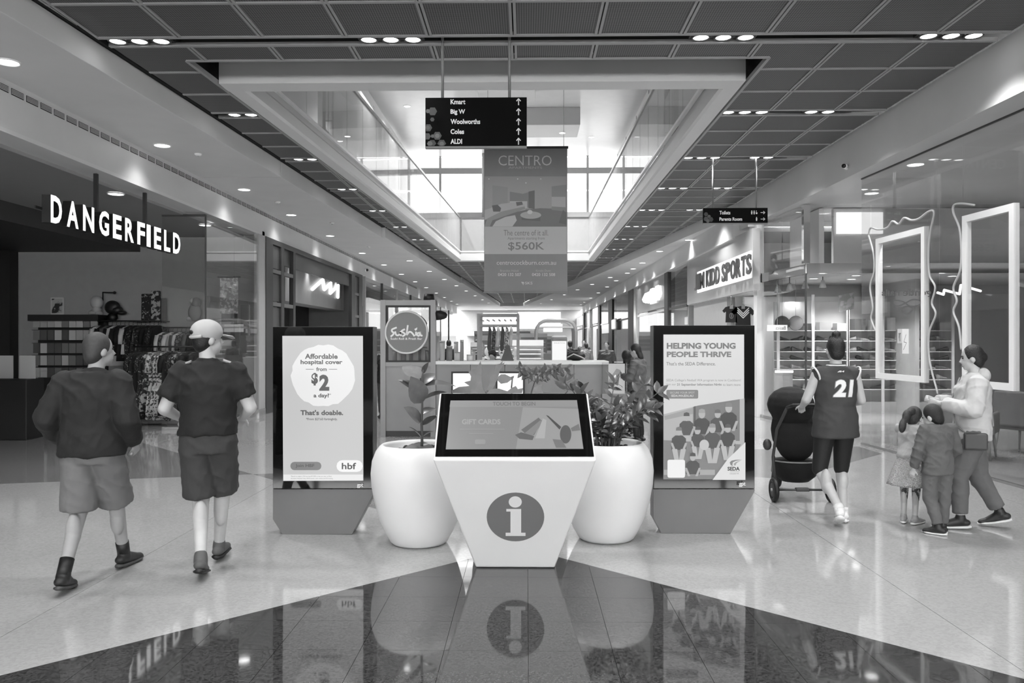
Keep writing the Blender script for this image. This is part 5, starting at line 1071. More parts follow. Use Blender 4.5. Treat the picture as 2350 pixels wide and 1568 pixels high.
# salon furniture
def armchair(x, y, rz, label):
    o = empty('armchair', (x, y, 0), label, 'chair', 'chairs in the nail salon', rz=rz)
    cmt = mat('salon_cloth', 116, .7, var=.05)
    for bb, nm in (((-.3, .3, -.28, .28, .34, .46), 'seat'), ((-.3, .3, .22, .34, .4, .92), 'backrest'), ((-.36, -.3, -.28, .3, .36, .66), 'armrest'), ((.3, .36, -.28, .3, .36, .66), 'armrest')): MB().box(*bb).build(nm, cmt, o, local=True, bevel=.03)
    for q in (-1, 1):
        for p in (-.24, .26): MB().tube([(q * .28, p, .35), (q * .31, p * 1.12, 0)], [.022, .014], 8).build('leg', M_MID, o, local=True)
armchair(6.35, 11.7, 2.5, 'grey salon armchair close behind the glass'); armchair(7.5, 12.2, 2.0, 'grey salon armchair further inside the nail salon'); armchair(8.6, 11.0, 1.7, 'grey salon armchair at the back of the nail salon')
nt = empty('nail_table', (7.2, 9.6, 0), 'white nail table with lamp in the nail salon', 'table'); MB().box(6.6, 7.9, 9.3, 9.8, .7, .75).build('top', M_WHITE, nt); 
for x in (6.66, 7.84):
    for y in (9.36, 9.74): MB().box(x - .025, x + .025, y - .025, y + .025, 0, .7).build('leg', M_WHITE, nt)
MB().tube([(7.7, 9.55, .75), (7.7, 9.55, 1.15), (7.5, 9.5, 1.3), (7.3, 9.45, 1.2)], .014, 8).build('lamp_arm', M_WHITE, nt)
ne = empty('neon_zigzag', (8.2, 11.5, 2.4), 'thin white neon zigzag inside the nail salon', 'light'); chain(MB(), [ony(*p, 11.5) for p in ((2152, 672), (2165, 676), (2167, 666), (2202, 675), (2205, 655), (2217, 655), (2219, 659), (2250, 668))], .018, 8).build('tube', M_GLOW, ne)
MB().box(8.0, 12.5, 11.6, 11.68, 0, 3.4).build('salon_screen', mat('salon_wall', 150, .5, var=.03), None, label='grey partition wall inside the nail salon', cat='partition')
for i, (px, py) in enumerate(((2101, 377), (2000, 443), (2071, 482), (1962, 482))):
    p = onz(px, py, ZR); downlight(p.x, p.y, ZR, 'downlight in the salon side ceiling, %s of four' % ORD[i], 'downlights over the salon', 110)
cc = empty('security_camera', onx(1940, 383, 5.1), 'white bullet security camera on the right bulkhead', 'camera'); p = onx(1945, 383, xr(12.5)); MB().cyl((p.x - .02, p.y, p.z), (p.x - .12, p.y - .16, p.z - .02), .04, n=14).build('body', M_WHITE, cc); MB().cyl((p.x - .12, p.y - .161, p.z - .02), (p.x - .128, p.y - .172, p.z - .0215), .034, n=14).build('lens', M_BLACK, cc); MB().cyl((p.x + .02, p.y, p.z), (p.x - .03, p.y, p.z), .05, n=14).build('mount', M_WHITE, cc)
# ================================================================== RIGHT: SPORTS SHOP AND BEYOND
JX_ = 4.95
jk = empty('sports_shop_fascia', (JX_, 21, 2.8), 'glossy pale fascia of the sports shop with backlit dark letters', 'sign')
y0, y1 = YX(1731, JX_), YX(1577, JX_)
box('board', (JX_, JX_ + .15, y0 + .1, y1, 2.78, 4.14), mat('gloss_fascia', 186, .12, var=.01), jk)
ya0, ya1 = YX(1722, JX_ - .1), YX(1592, JX_ - .1)
box('glow_strip', (JX_ - .02, JX_ - .005, ya0 + .25, ya1 - .1, 3.06, 3.66), M_GLOW, jk)
ltr = 'JIM KIDD SPORTS'; wds = [.75, .4, 1.05, .3, .75, .32, .8, .8, .3, .7, .75, .85, .8, .7, .72]; tot = sum(wds); cur = 0.0
for ch, w in zip(ltr, wds):
    if ch != ' ':
        p, q = ya1 + (ya0 - ya1) * (cur + w * .06) / tot, ya1 + (ya0 - ya1) * (cur + w * .94) / tot
        text_at(ch, (JX_ - .06, p, 3.13), (JX_ - .06, q, 3.13), (JX_ - .06, p, 3.58), (-.0005, 0, 0), 'letter', mat('letter_grey', 84, .4, var=0), jk, .03, .03)
    cur += w
RW = empty('wall_right_far', (6, 40, 0), kind='structure')
MB().box(5.2, 12.5, 18.0, 70, 4.1, 4.2).build('shop_ceiling', M_LGREY, RW); MB().box(8.6, 8.7, 18.0, 70, 0, 4.2).build('shop_wall', FWALL, RW)
for yy in (25.2, 31, 36.5, 43, 50, 58): MB().box(5.05, 8.6, yy, yy + .15, 0, 4.15).build('party_wall', M_LGREY, RW)
MB().box(5.05, 5.25, YX(1668, 5.05), YX(1592, 5.05), 0, 2.78).build('shopfront_panel', M_LGREY, RW)
# jerseys on show under the fascia
for i, (x0, x1) in enumerate(((1669, 1688), (1690, 1721))):
    c = ony((x0 + x1) / 2, 701, 19.6); w = (x1 - x0) * 19.6 / F * (1.75 if i else 2.1); o = empty('sports_jersey', (c.x, 19.6, c.z), ('dark jersey with an anchor badge', 'dark jersey with white chevrons')[i] + ' shown under the fascia', 'jersey')
    JM = mat('jersey_navy', 30, .7, var=.1)
    P = [(-.5, -1.5), (.5, -1.5), (.46, -.55), (.5, -.5), (.62, -.62), (.78, -.42), (.5, -.08), (.2, 0), (-.2, 0), (-.5, -.08), (-.78, -.42), (-.62, -.62), (-.5, -.5), (-.46, -.55)]
    MB().prism([(c.x + p[0] * w * .65, 19.6, c.z - .02 + p[1] * w * .62) for p in P], (0, .03, 0)).build('shirt', JM, o); jf = Face((0, 19.6, 0), (0, -1, 0), o)
    cxp = (x0 + x1) / 2
    if i:
        for k in range(3): jf.stroke([(cxp - 13, 707 + k * 5), (cxp, 720 + k * 5), (cxp + 13, 707 + k * 5)], .022, WI, 'chevron')
    else: jf.disc(cxp, 725, 5, 7, ink(120), 'badge', 16); jf.disc(cxp, 725, 3.6, 5.4, ink(34), 'badge', 16); jf.stroke([(cxp, 721), (cxp, 729)], .012, ink(150), 'badge')
    jf.rect(cxp - 4, 700, cxp + 4, 709, ink(150), 'swing_tag'); MB().cyl((c.x, 19.62, c.z), (c.x, 19.62, c.z + .25), .008, n=6).build('hanger_hook', M_STEEL, o)
MB().box(5.3, 8.6, 19.7, 19.8, 0, 2.75).build('display_wall', M_WHITE, RW)
for x, y in ((5.6, 21.5), (6.3, 19.2), (6.5, 23.5)): spot((x, y, 2.74), 50)
for i, p in enumerate(((1703, 678), (1672, 686), (1645, 692))): q = onz(*p, 2.77); downlight(min(q.x, 5.9) if i else 5.6, q.y if i else 19.4, 2.77, 'downlight under the sports shop fascia, %s from the right' % ORD[i], 'downlights under the fascia', 0, .8)
MB().box(5.0, 5.95, 18.2, 25, 2.775, 2.79).build('fascia_soffit', M_PLASTER, RW)
def pillar(px0, px1, z0, z1, m, label, x=5.0):
    a, b = YX(px1, x), YX(px0, x); o = empty('shopfront_pillar', (x, (a + b) / 2, z0), label, 'pillar', 'pillars along the right shopfronts'); box('shaft', (x - .06, x + .2, a, b, z0, z1), m, o); box('base', (x - .07, x + .21, a - .01, b + .01, z0, z0 + .12), M_STEEL, o)
for i, (p0, p1, m) in enumerate(((1528, 1536, M_DARK), (1457, 1462, M_STEEL), (1444, 1456, M_BLACK), (1398, 1407, M_BLACK), (1374, 1378, M_DARK), (1352, 1355, M_STEEL), (1338, 1342, M_DARK), (1312, 1318, M_MID))): pillar(p0, p1, 0, 4.1, m, 'shopfront pillar on the far right, %s from the sports shop' % ORD[i])
for i, (p0, p1) in enumerate(((1536, 1577), (1462, 1528), (1407, 1444), (1378, 1398), (1355, 1374), (1342, 1352), (1318, 1338))):
    a, b = YX(p1, 5.0), YX(p0, 5.0); o = empty('shop_window', (5.0, (a + b) / 2, 0), 'glass shop window on the far right, %s from the sports shop' % ORD[i], 'shop window', 'far right shop windows'); box('glass_pane', (5.0, 5.012, a + .03, b - .03, .08, 4.1), M_GLASS, o); box('sill', (4.97, 5.04, a, b, 0, .08), M_STEEL, o); box('transom', (4.98, 5.03, a, b, 2.75, 2.83), M_STEEL if i % 2 else M_DARK, o)
def lit(x0, x1, ya, yb, xx, label, m=None, name='lit_sign'):
    y0, y1 = YX(x1, xx), YX(x0, xx); pm = (x0 + x1) / 2; z1, z0 = onx(pm, ya, xx).z, onx(pm, yb, xx).z; o = empty(name, (xx, (y0 + y1) / 2, z0), label, 'sign'); box('face', (xx, xx + .06, y0, y1, z0, z1), m or M_GLOW, o); box('backing', (xx + .06, xx + .1, y0 - .05, y1 + .05, z0 - .05, z1 + .05), M_MID, o); return o
ls = empty('script_sign', (4.92, 31, 2.8), 'glowing white script sign on the far right shopfront', 'sign')
for st, r in (([(1482, 688), (1486, 680), (1488, 688), (1493, 677), (1495, 686), (1499, 670), (1500, 683), (1505, 672), (1507, 681), (1511, 664), (1512, 680), (1515, 665), (1516, 678)], .16),): MB().tube([onx(*p, 4.93) for p in st], r, 8).build('tube', M_GLOW, ls)
box('lower_strip', (4.9, 4.96, YX(1505, 4.93), YX(1493, 4.93), onx(1498, 697, 4.93).z, onx(1498, 690, 4.93).z), M_GLOW, ls); box('board', (4.97, 4.999, YX(1526, 4.98), YX(1464, 4.98), 2.9, 4.1), mat('script_board', 140, .3, var=.02), ls)
lit(1360, 1370, 708, 742, 4.85, 'bright white box sign among the far right shopfronts'); lit(1322, 1337, 728, 748, 4.85, 'pale fascia sign at the far right end', emit('sign_pale', 225, .9)); lit(1403, 1411, 734, 755, 4.8, 'small pale lettered sign beyond the black pillar', emit('sign_pale2', 215, .8)); lit(1463, 1484, 718, 745, 5.3, 'white lit panel behind glass on the right', emit('sign_pale', 225, .9)); lit(1571, 1591, 727, 744, 5.3, 'small lit panel beside the sports shop glass', emit('sign_pale', 225, .9)); lit(1381, 1396, 745, 765, 4.9, 'louvred white sign box on the far right', emit('sign_pale2', 215, .8))
for i, yy in enumerate((27.5, 29.3, 33, 34.6, 39, 46, 54, 64)):
    o = empty('display_unit', (6.6, yy, 0), 'display unit in the far right shops, %s from the front' % ORD[i], 'display unit', 'display units of the far right shops'); box('body', (6.2, 7.0, yy - .5, yy + .5, 0, (1.3, 2.1, 1.7)[i % 3]), (M_LGREY, M_MID, M_WHITE)[i % 3], o)
    for k in range(3): box('shelf', (5.95, 6.2, yy - .45, yy + .45, .4 + k * .42, .43 + k * .42), M_WHITE, o)
for yy in (28, 34, 40, 47, 54, 63): spot((6.6, yy, 4.0), 110)
# ================================================================== PEOPLE
def remesh(mb, name, m, voxel, it):
    me = mb.mesh(name, m); o = bpy.data.objects.new('tmp', me); COL.objects.link(o)
    r = o.modifiers.new('r', 'REMESH'); r.mode = 'VOXEL'; r.voxel_size = voxel; r.use_smooth_shade = True
    if it: s = o.modifiers.new('s', 'SMOOTH'); s.factor = .5; s.iterations = it
    dg = bpy.context.evaluated_depsgraph_get(); out = bpy.data.meshes.new_from_object(o.evaluated_get(dg))
    bpy.data.objects.remove(o); bpy.data.meshes.remove(me); out.name = name
    if not out.materials: out.materials.append(m)
    else: out.materials[0] = m
    return out
Vv = lambda *a: Vector(a)
from mathutils import noise as mnoise
def wrinkle(me, amp, seed=0.0):              # soft folds in the cloth
    co = [v.co.copy() for v in me.vertices]; nn = [v.normal.copy() for v in me.vertices]
    for v, c, n in zip(me.vertices, co, nn):
        a = mnoise.noise(Vector((c.x * 5 + seed, c.y * 5, c.z * 9 + c.x * 4))); b = mnoise.noise(Vector((c.x * 14 - seed, c.y * 14, c.z * 10 - c.x * 9)))
        v.co = c + n * amp * ((1 - abs(a)) ** 3 * 1.3 + .5 * (1 - abs(b)) ** 3 - .6)
    return me
def cone(mb, p0, p1, r0, r1, fl=1.0, side=None, n=18, dome=True):
    p0, p1 = Vector(p0), Vector(p1); t = (p1 - p0).normalized(); e1 = Vector(side) if side else (Vector((1, 0, 0)) if abs(t.x) < .8 else Vector((0, 1, 0)))
    e1 = (e1 - t * e1.dot(t)).normalized(); e2 = t.cross(e1); R = []
    if dome: R += [(p0 - t * r0 * math.cos(a), r0 * math.sin(a) + 1e-4) for a in (.15, .5, .9, 1.25)]
    R += [(p0, r0), (p0.lerp(p1, .5), (r0 + r1) / 2), (p1, r1)]
    if dome: R += [(p1 + t * r1 * math.cos(a), r1 * math.sin(a) + 1e-4) for a in (1.25, .9, .5, .15)]
    mb.loft([(c, r, r * fl, e1, e2) for c, r in R], n)
def hand(mb, w, d, n, side, curl=.5, s=1.0):
    d = Vector(d).normalized(); n = Vector(n); n = (n - d * n.dot(d)).normalized(); u = d.cross(n).normalized() * side; w = Vector(w)
    k = w + d * .085 * s
    mb.loft([(w - d * .01, .022 * s, .018 * s, u, n), (w + d * .02 * s, .03 * s, .015 * s, u, n), (w + d * .06 * s, .039 * s, .014 * s, u, n), (k, .038 * s, .012 * s, u, n), (k + d * .008 * s, .03 * s, .008 * s, u, n)], 14)
    for i, (o, L) in enumerate(((-.029, .06), (-.0098, .076), (.0098, .082), (.029, .074))):
        b = k + u * o * s - d * .008 * s; a1 = d * math.cos(curl * .6) + n * math.sin(curl * .6); a2 = d * math.cos(curl * 1.7) + n * math.sin(curl * 1.7); a3 = d * math.cos(curl * 2.5) + n * math.sin(curl * 2.5)
        p1 = b + a1 * L * .48 * s; p2 = p1 + a2 * L * .32 * s; p3 = p2 + a3 * L * .24 * s
        mb.tube([b, p1, p2, p3], [.0092 * s, .0088 * s, .008 * s, .0065 * s], 8)
    tb_ = w + d * .022 * s + u * .024 * s; t1 = tb_ + (d * .6 + u * .75 + n * .25).normalized() * .038 * s; t2 = t1 + (d * .85 + u * .25 + n * .4).normalized() * .032 * s
    mb.tube([tb_, t1, t2], [.013 * s, .0105 * s, .008 * s], 8)
SKIN = mat('skin', 186, .5, var=.05, scale=14); SKIN2 = mat('skin_tan', 160, .5, var=.05, scale=14); HAIRD = mat('hair_dark', 24, .45, var=.3, scale=60, bump=.4, bscale=120); HAIRB = mat('hair_brown', 52, .5, var=.3, scale=60, bump=.4, bscale=120)
EYEW = mat('eye_white', 225, .2, var=0); EYED = mat('eye_dark', 20, .2, var=0); LIPS = mat('lips', 120, .4, var=.02)
BASE = dict(hipL=(-.09, 0, .92), hipR=(.09, 0, .92), kneeL=(-.1, .02, .49), kneeR=(.1, .02, .49), ankL=(-.1, -.02, .085), ankR=(.1, -.02, .085), toeL=(-.12, .17, .03), toeR=(.12, .17, .03),
            pelvis=(0, 0, .96), waist=(0, 0, 1.1), chest=(0, 0, 1.29), shL=(-.18, -.01, 1.425), shR=(.18, -.01, 1.425), elL=(-.24, -.03, 1.14), elR=(.24, -.03, 1.14), wrL=(-.25, .05, .9), wrR=(.25, .05, .9), neck=(0, -.015, 1.49), head=(0, .01, 1.635))
def person(label, px, Y, rz, hgt, pose, skin, group=None, name='person', headyaw=0, headpitch=0, headscale=1.0, nL=(.6, .5, -.2), nR=(-.6, .5, -.2), curl=.6, bulk=1.0, detail=True, x=None):
    J = {k: Vector(v) for k, v in {**BASE, **pose}.items()}; s = hgt / 1.755
    X = ony(px, CY, Y).x if x is None else x
    o = empty(name, (X, Y, 0), label, 'person', group, rz=math.radians(rz)); o.scale = (s, s, s)
    mb = MB(); b = bulk
    Rm = Matrix.Rotation(math.radians(headyaw), 3, 'Z') @ Matrix.Rotation(math.radians(headpitch), 3, 'X'); hs = headscale
    hp = lambda *a: J['head'] + Rm @ (Vector(a) * hs)
    mb.ell(J['head'] + Rm @ Vector((0, -.008, .02)) * hs, (.074 * hs, .092 * hs, .1 * hs), 20, 14, Rm); mb.ell(hp(0, .028, -.045), (.054 * hs, .062 * hs, .066 * hs), 16, 12, Rm); mb.ell(hp(0, .06, -.088), (.026 * hs, .022 * hs, .02 * hs), 10, 8, Rm)
    mb.tube([hp(0, .078, .015), hp(0, .096, -.018), hp(0, .104, -.03)], [.008 * hs, .011 * hs, .013 * hs], 8); mb.ell(hp(0, .08, -.066), (.022 * hs, .012 * hs, .01 * hs), 10, 6, Rm)
    for q in (-1, 1): mb.ell(hp(q * .075, -.005, -.012), (.012 * hs, .022 * hs, .034 * hs), 10, 8, Rm)
    cone(mb, J['neck'] - Vector((0, 0, .05)), hp(0, -.015, -.06), .058 * b ** .5, .05 * hs, 1)
    cone(mb, J['shL'] - Vector((0, 0, .02)), J['shR'] - Vector((0, 0, .02)), .05 * b, .05 * b, 1)
    mb.ell(J['chest'], (.15 * b, .1 * b, .17), 18, 12); mb.ell(J['waist'], (.13 * b, .092 * b, .15), 18, 12); mb.ell(J['pelvis'], (.15 * b, .105 * b, .12), 18, 12)
    for q, S in ((-1, 'L'), (1, 'R')):
        cone(mb, J['sh' + S] - Vector((0, 0, .02)), J['el' + S], .05 * b, .041 * b); cone(mb, J['el' + S], J['wr' + S], .042 * b, .028)
        hand(mb, J['wr' + S], J['wr' + S] - J['el' + S], nL if S == 'L' else nR, (1 if S == 'L' else -1), curl)
        cone(mb, J['hip' + S], J['knee' + S], .086 * b, .056 * b); cone(mb, J['knee' + S], J['ank' + S], .053 * b, .036)
        k, a = J['knee' + S], J['ank' + S]; c = k.lerp(a, .3); bk = Vector((0, -1, 0)); mb.ell(c + bk * .014, (.048 * b, .052 * b, .12), 12, 10)
        cone(mb, J['ank' + S] - Vector((0, 0, .03)), J['toe' + S], .036, .028, 1)
    me = remesh(mb, 'body', skin, .0075 if detail else .014, 4 if detail else 3); link('body', me, o)
    if detail:
        for q in (-1, 1): e = MB().ell(hp(q * .03, .074, .012), (.0125 * hs, .009 * hs, .0075 * hs), 10, 8, Rm); link('eye', e.mesh('eye', EYED), o); e = MB().tube([hp(q * .016, .082, .03), hp(q * .032, .081, .034), hp(q * .046, .07, .03)], .004, 6); link('eyebrow', e.mesh('eyebrow', HAIRD), o)
        link('mouth', MB().tube([hp(-.02, .081, -.066), hp(0, .091, -.064), hp(.02, .081, -.066)], [.003, .006, .003], 6).mesh('mouth', LIPS), o)
    return o, J, hp, Rm, hs
def hair(o, hp, Rm, hs, m, extra=(), back=0.0, low=-.02):
    mb = MB(); mb.ell(hp(0, -.022, .03), (.085 * hs, .096 * hs, .104 * hs), 20, 14, Rm); mb.ell(hp(0, -.05, low), (.074 * hs, .062 * hs, .085 * hs), 16, 12, Rm)
    for c, r in extra: mb.ell(hp(*c), tuple(q * hs for q in r), 14, 10, Rm)
    link('hair', remesh(mb, 'hair', m, .011, 4), o)
def top(o, J, m, hem, sl=.55, b=1.0, flare=1.0, name='shirt', neckr=.075, thick=.014, wr=.011):
    mb = MB(); t = thick; hx = J['pelvis'].lerp(J['waist'], .3); R = []
    R.append((Vector((hx.x, hx.y, hem)), (.165 * flare) * b + t, (.115 * flare) * b + t))
    for c, rx, ry in ((J['pelvis'] + Vector((0, 0, .04)), .162, .118), (J['waist'], .148, .108), (J['chest'] + Vector((0, 0, -.04)), .162, .115), (J['chest'] + Vector((0, 0, .06)), .168, .112)):
        if c.z > hem + .03: fl = 1 + (flare - 1) * max(0, (J['chest'].z - c.z) / (J['chest'].z - hem)); R.append((c, rx * fl * b + t, ry * fl * b + t))
    sm_ = (J['shL'] + J['shR']) / 2
    R += [(sm_ + Vector((0, 0, -.04)), .16 * b + t, .088 * b + t), (sm_ + Vector((0, -.005, .025)), .118 * b, .07 * b + t), (sm_ + Vector((0, -.005, .048)), .092 * b, .064 * b + t), (J['neck'] + Vector((0, 0, -.012)), neckr, .068), (J['neck'] + Vector((0, 0, .012)), neckr * .92, .062)]
    mb.loft(R, 28); cone(mb, J['shL'].lerp(sm_, .12) - Vector((0, 0, .022)), J['shR'].lerp(sm_, .12) - Vector((0, 0, .022)), .052 * b + t, .052 * b + t)
    for S in ('L', 'R'):
        if sl <= 0: continue
        e, w = J['el' + S], J['wr' + S]
        dn = Vector((0, 0, -.022))
        if sl <= 1: cone(mb, J['sh' + S] + dn, J['sh' + S].lerp(e, sl), .056 * b + t, .06 * b + t, dome=False); mb.ell(J['sh' + S] + dn, (.056 * b + t,) * 3, 14, 10)
        else: cone(mb, J['sh' + S] + dn, e, .056 * b + t, .052 * b + t); cone(mb, e, e.lerp(w, sl - 1), .054 * b + t, .04 + t, dome=False); mb.ell(e, (.053 * b + t,) * 3, 12, 8)
    me = wrinkle(remesh(mb, name, m, .0105, 7), wr, hem * 7); return link(name, me, o)
def legs_wear(o, J, m, frac, name='shorts', b=1.0, w0=.1, w1=.095, waist=1.03, t=.012):
    mb = MB(); p = J['pelvis']; mb.loft([(Vector((p.x, p.y, .84)), .165 * b, .115 * b), (p, .168 * b + t * .5, .122 * b), (Vector((J['waist'].x, J['waist'].y, waist)), .15 * b + t, .11 * b)], 24)
    for S in ('L', 'R'):
        h, k, a = J['hip' + S], J['knee' + S], J['ank' + S]
        if frac <= 1: cone(mb, h + Vector((0, 0, .0)), h.lerp(k, frac), w0 * b, w1 * b, dome=False); mb.ell(h, (w0 * b,) * 3, 14, 10)
        else: cone(mb, h, k, w0 * b, w1 * b * .82); mb.ell(k, (w1 * b * .82,) * 3, 12, 8); cone(mb, k, k.lerp(a, frac - 1), w1 * b * .82, w1 * b * (.62 if frac > 1.6 else .66), dome=False)
    return link(name, wrinkle(remesh(mb, name, m, .0105, 4), .008 if 'leggings' not in name else .001, w0 * 90), o)
def shoes(o, J, m, sole=None, sock=None, s=1.0, sockh=.12):
    for S in ('L', 'R'):
        a, t = J['ank' + S], J['toe' + S]; d = (t - a); dh = Vector((d.x, d.y, 0)).normalized(); heel = a - dh * .045 * s - Vector((0, 0, .045 * s)); 
        mb = MB(); cone(mb, heel + Vector((0, 0, .02)), t + dh * .02, .042 * s, .036 * s, .8); cone(mb, a - Vector((0, 0, .01)), a + (J['knee' + S] - a).normalized() * .03 * s, .048 * s, .045 * s); cone(mb, a - Vector((0, 0, .01)), t, .045 * s, .03 * s)
        link('shoe', remesh(mb, 'shoe', m, .009, 3), o)
        if sole: q = (t + dh * .03 - heel); L = q.length; q.normalize(); u = Vector((0, 0, 1)).cross(q).normalized(); n = q.cross(u); mb = MB(); mb.loft([(heel - q * .045 * s - n * .018, .02, .014, u, n), (heel - n * .02, .044 * s, .016, u, n), (heel + q * L * .5 - n * .022, .042 * s, .015, u, n), (heel + q * L * .85 - n * .016, .048 * s, .014, u, n), (heel + q * (L + .03) - n * .01, .02, .01, u, n)], 16); link('sole', mb.mesh('sole', sole), o)
        if sock: mb = MB(); cone(mb, a, a + (J['knee' + S] - a).normalized() * sockh, .044 * s, .046 * s, dome=False); link('sock', mb.mesh('sock', sock), o)
TEE = mat('tee_charcoal', 25, .8, var=.12, scale=5, bump=.5, bscale=7); SHORTD = mat('shorts_grey', 56, .8, var=.1, scale=5, bump=.6, bscale=7); SHORTL = mat('shorts_light', 108, .8, var=.08, scale=5, bump=.6, bscale=7); DARKTOP = mat('sweat_dark', 27, .8, var=.08, scale=5, bump=.6, bscale=6)
SHOE = mat('shoe_dark', 36, .5, var=.2, scale=20); SHOEW = mat('shoe_white', 222, .5, var=.04)
# ---- man in the light cap
o, J, hp, Rm, hs = person('man walking away in charcoal tee, grey shorts and a light backward cap', 478, 5.78, 13, 1.80, dict(kneeL=(-.06, .06, .5), ankL=(-.015, -.22, .14), toeL=(-.02, -.06, .03), kneeR=(.07, .17, .52), ankR=(.03, .3, .1), toeR=(.05, .5, .05), hipL=(-.09, 0, .92), elL=(-.285, -.02, 1.15), elR=(.285, -.02, 1.15), wrL=(-.21, .2, 1.06), wrR=(.21, .2, 1.06)), SKIN, headyaw=-62, bulk=1.1, nL=(.5, 0, -1), nR=(-.5, 0, -1))
tee = top(o, J, TEE, .965, .74, 1.13, 1.0, 'tee_shirt'); tbv = BVHTree.FromPolygons([v.co.copy() for v in tee.data.vertices], [tuple(p.vertices) for p in tee.data.polygons]); legs_wear(o, J, SHORTD, .93, 'shorts', 1.05, .102, .108, 1.02); shoes(o, J, mat('sandal_grey', 82, .6, var=.1), M_BLACK)
for q in (-1, 1): link('shoulder_tab', MB().box(-.028, .028, -.012, .012, -.004, .004).mesh('shoulder_tab', ink(150)), tee, tbv.ray_cast(Vector((q * .13, -.04, 2)), Vector((0, 0, -1)))[0] + Vector((0, 0, .003)), (.6, q * .35, q * .35))
hair(o, hp, Rm, hs, HAIRD, low=-.015)
capm = mat('cap_light', 176, .7, var=.05, scale=8)
mb = MB(); mb.ell(hp(0, -.014, .05), (.093, .113, .092), 24, 14, Rm); cp = link('cap', remesh(mb, 'cap', capm, .009, 3), o)
mb = MB(); mb.loft([(hp(0, .09, .03), .07, .007, Rm @ Vv(1, 0, 0), Rm @ Vv(0, 0, 1)), (hp(0, .15, .02), .07, .007, Rm @ Vv(1, 0, 0), Rm @ Vv(0, 0, 1)), (hp(0, .175, .006), .04, .006, Rm @ Vv(1, 0, 0), Rm @ Vv(0, 0, 1))], 16); bm_ = link('brim', mb.mesh('brim', capm), cp)
mb = MB(); mb.ell(hp(-.0, -.118, .048), (.034, .014, .018), 14, 10, Rm); link('strap_opening', mb.mesh('strap_opening', HAIRD), cp); mb = MB(); mb.tube([hp(-.08, -.075, .02), hp(-.045, -.108, .015), hp(0, -.12, .013), hp(.045, -.108, .015), hp(.08, -.075, .02)], .012, 8); link('strap', mb.mesh('strap', capm), cp)
# ---- striding man at the left edge
o, J, hp, Rm, hs = person('striding man in dark sweatshirt and light shorts at the left edge', 212, 5.5, 6, 1.73, dict(kneeL=(-.09, .0, .5), ankL=(-.08, -.26, .12), toeL=(-.09, -.12, .03), kneeR=(.08, .2, .52), ankR=(.07, .38, .09), toeR=(.1, .56, .03), elL=(-.27, -.08, 1.15), elR=(.26, -.06, 1.14), wrL=(-.25, .08, .98), wrR=(.24, .12, .95), head=(.03, .05, 1.62), neck=(.01, .015, 1.485)), SKIN2, headyaw=-45, bulk=1.08, curl=.8)
top(o, J, DARKTOP, .89, 1.9, 1.18, 1.06, 'sweatshirt', thick=.018); legs_wear(o, J, SHORTL, .98, 'shorts', 1.08, .105, .112, .99); shoes(o, J, SHOE, M_DARK, M_BLACK); hair(o, hp, Rm, hs, mat('hair_greying', 58, .6, var=.2, scale=40))
# ---- woman in the number 21 jersey
o, J, hp, Rm, hs = person('woman from behind in number 21 basketball jersey pushing a stroller', 1917, 7.5, 3, 1.70, dict(kneeL=(-.16, -.02, .5), ankL=(-.09, -.3, .17), toeL=(-.04, -.17, .04), kneeR=(.08, .05, .5), ankR=(.07, -.02, .085), toeR=(.12, .18, .03), elL=(-.27, .02, 1.16), wrL=(-.2, .29, 1.08), elR=(.25, .0, 1.15), wrR=(.2, .29, 1.08)), SKIN, headyaw=0, bulk=1.06, nL=(.1, 0, -1), nR=(-.1, 0, -1), curl=1.0)
JER = mat('jersey_grey', 58, .75, var=.12, scale=6, bump=.3, bscale=9); jer = top(o, J, JER, .8, 0, 1.12, 1.12, 'jersey', .085, .016, wr=.006)
legs_wear(o, J, mat('leggings_black', 15, .7, var=.1), 1.12, 'leggings', 1.05, .1, .082, 1.0); shoes(o, J, SHOEW, SHOEW, mat('sock_white', 215, .8, var=.03), sockh=.05)
hair(o, hp, Rm, hs, HAIRD, [((0, -.03, .145), (.045, .042, .04))])
bv = BVHTree.FromPolygons([v.co.copy() for v in jer.data.vertices], [tuple(p.vertices) for p in jer.data.polygons])
def wrap_text(s, x0, x1, z0, z1, m, par, bold, lift, name):
    vs, fs = text_verts(s, bold); ax0 = min(v[0] for v in vs); ax1 = max(v[0] for v in vs); ay0 = min(v[1] for v in vs); ay1 = max(v[1] for v in vs)
    me = bpy.data.meshes.new(name); me.from_pydata([(x0 + (x1 - x0) * (v[0] - ax0) / (ax1 - ax0) + .06 * (v[1] - ay0) / (ay1 - ay0) * .4, 0, z0 + (z1 - z0) * (v[1] - ay0) / (ay1 - ay0)) for v in vs], [], fs)
    bm = bmesh.new(); bm.from_mesh(me); bmesh.ops.triangulate(bm, faces=bm.faces[:]); 
    for _ in range(2): bmesh.ops.subdivide_edges(bm, edges=[e for e in bm.edges if e.calc_length() > .012], cuts=1); bmesh.ops.triangulate(bm, faces=bm.faces[:])
    for v in bm.verts:
        h = bv.ray_cast(Vector((v.co.x, -1, v.co.z)), Vector((0, 1, 0)))
        v.co.y = (h[0].y if h[0] else -.1) - lift
    bm.to_mesh(me); bm.free(); me.materials.append(m); return link(name, me, par)
wrap_text('21', -.085, .105, 1.19, 1.36, mat('number_shade', 150, .7, var=0), jer, .07, .003, 'number_shadow'); wrap_text('21', -.08, .1, 1.195, 1.355, mat('number_white', 232, .7, var=0), jer, .045, .007, 'number'); wrap_text('BA', -.035, .03, 1.425, 1.44, mat('number_white', 232), jer, .03, .005, 'collar_mark')
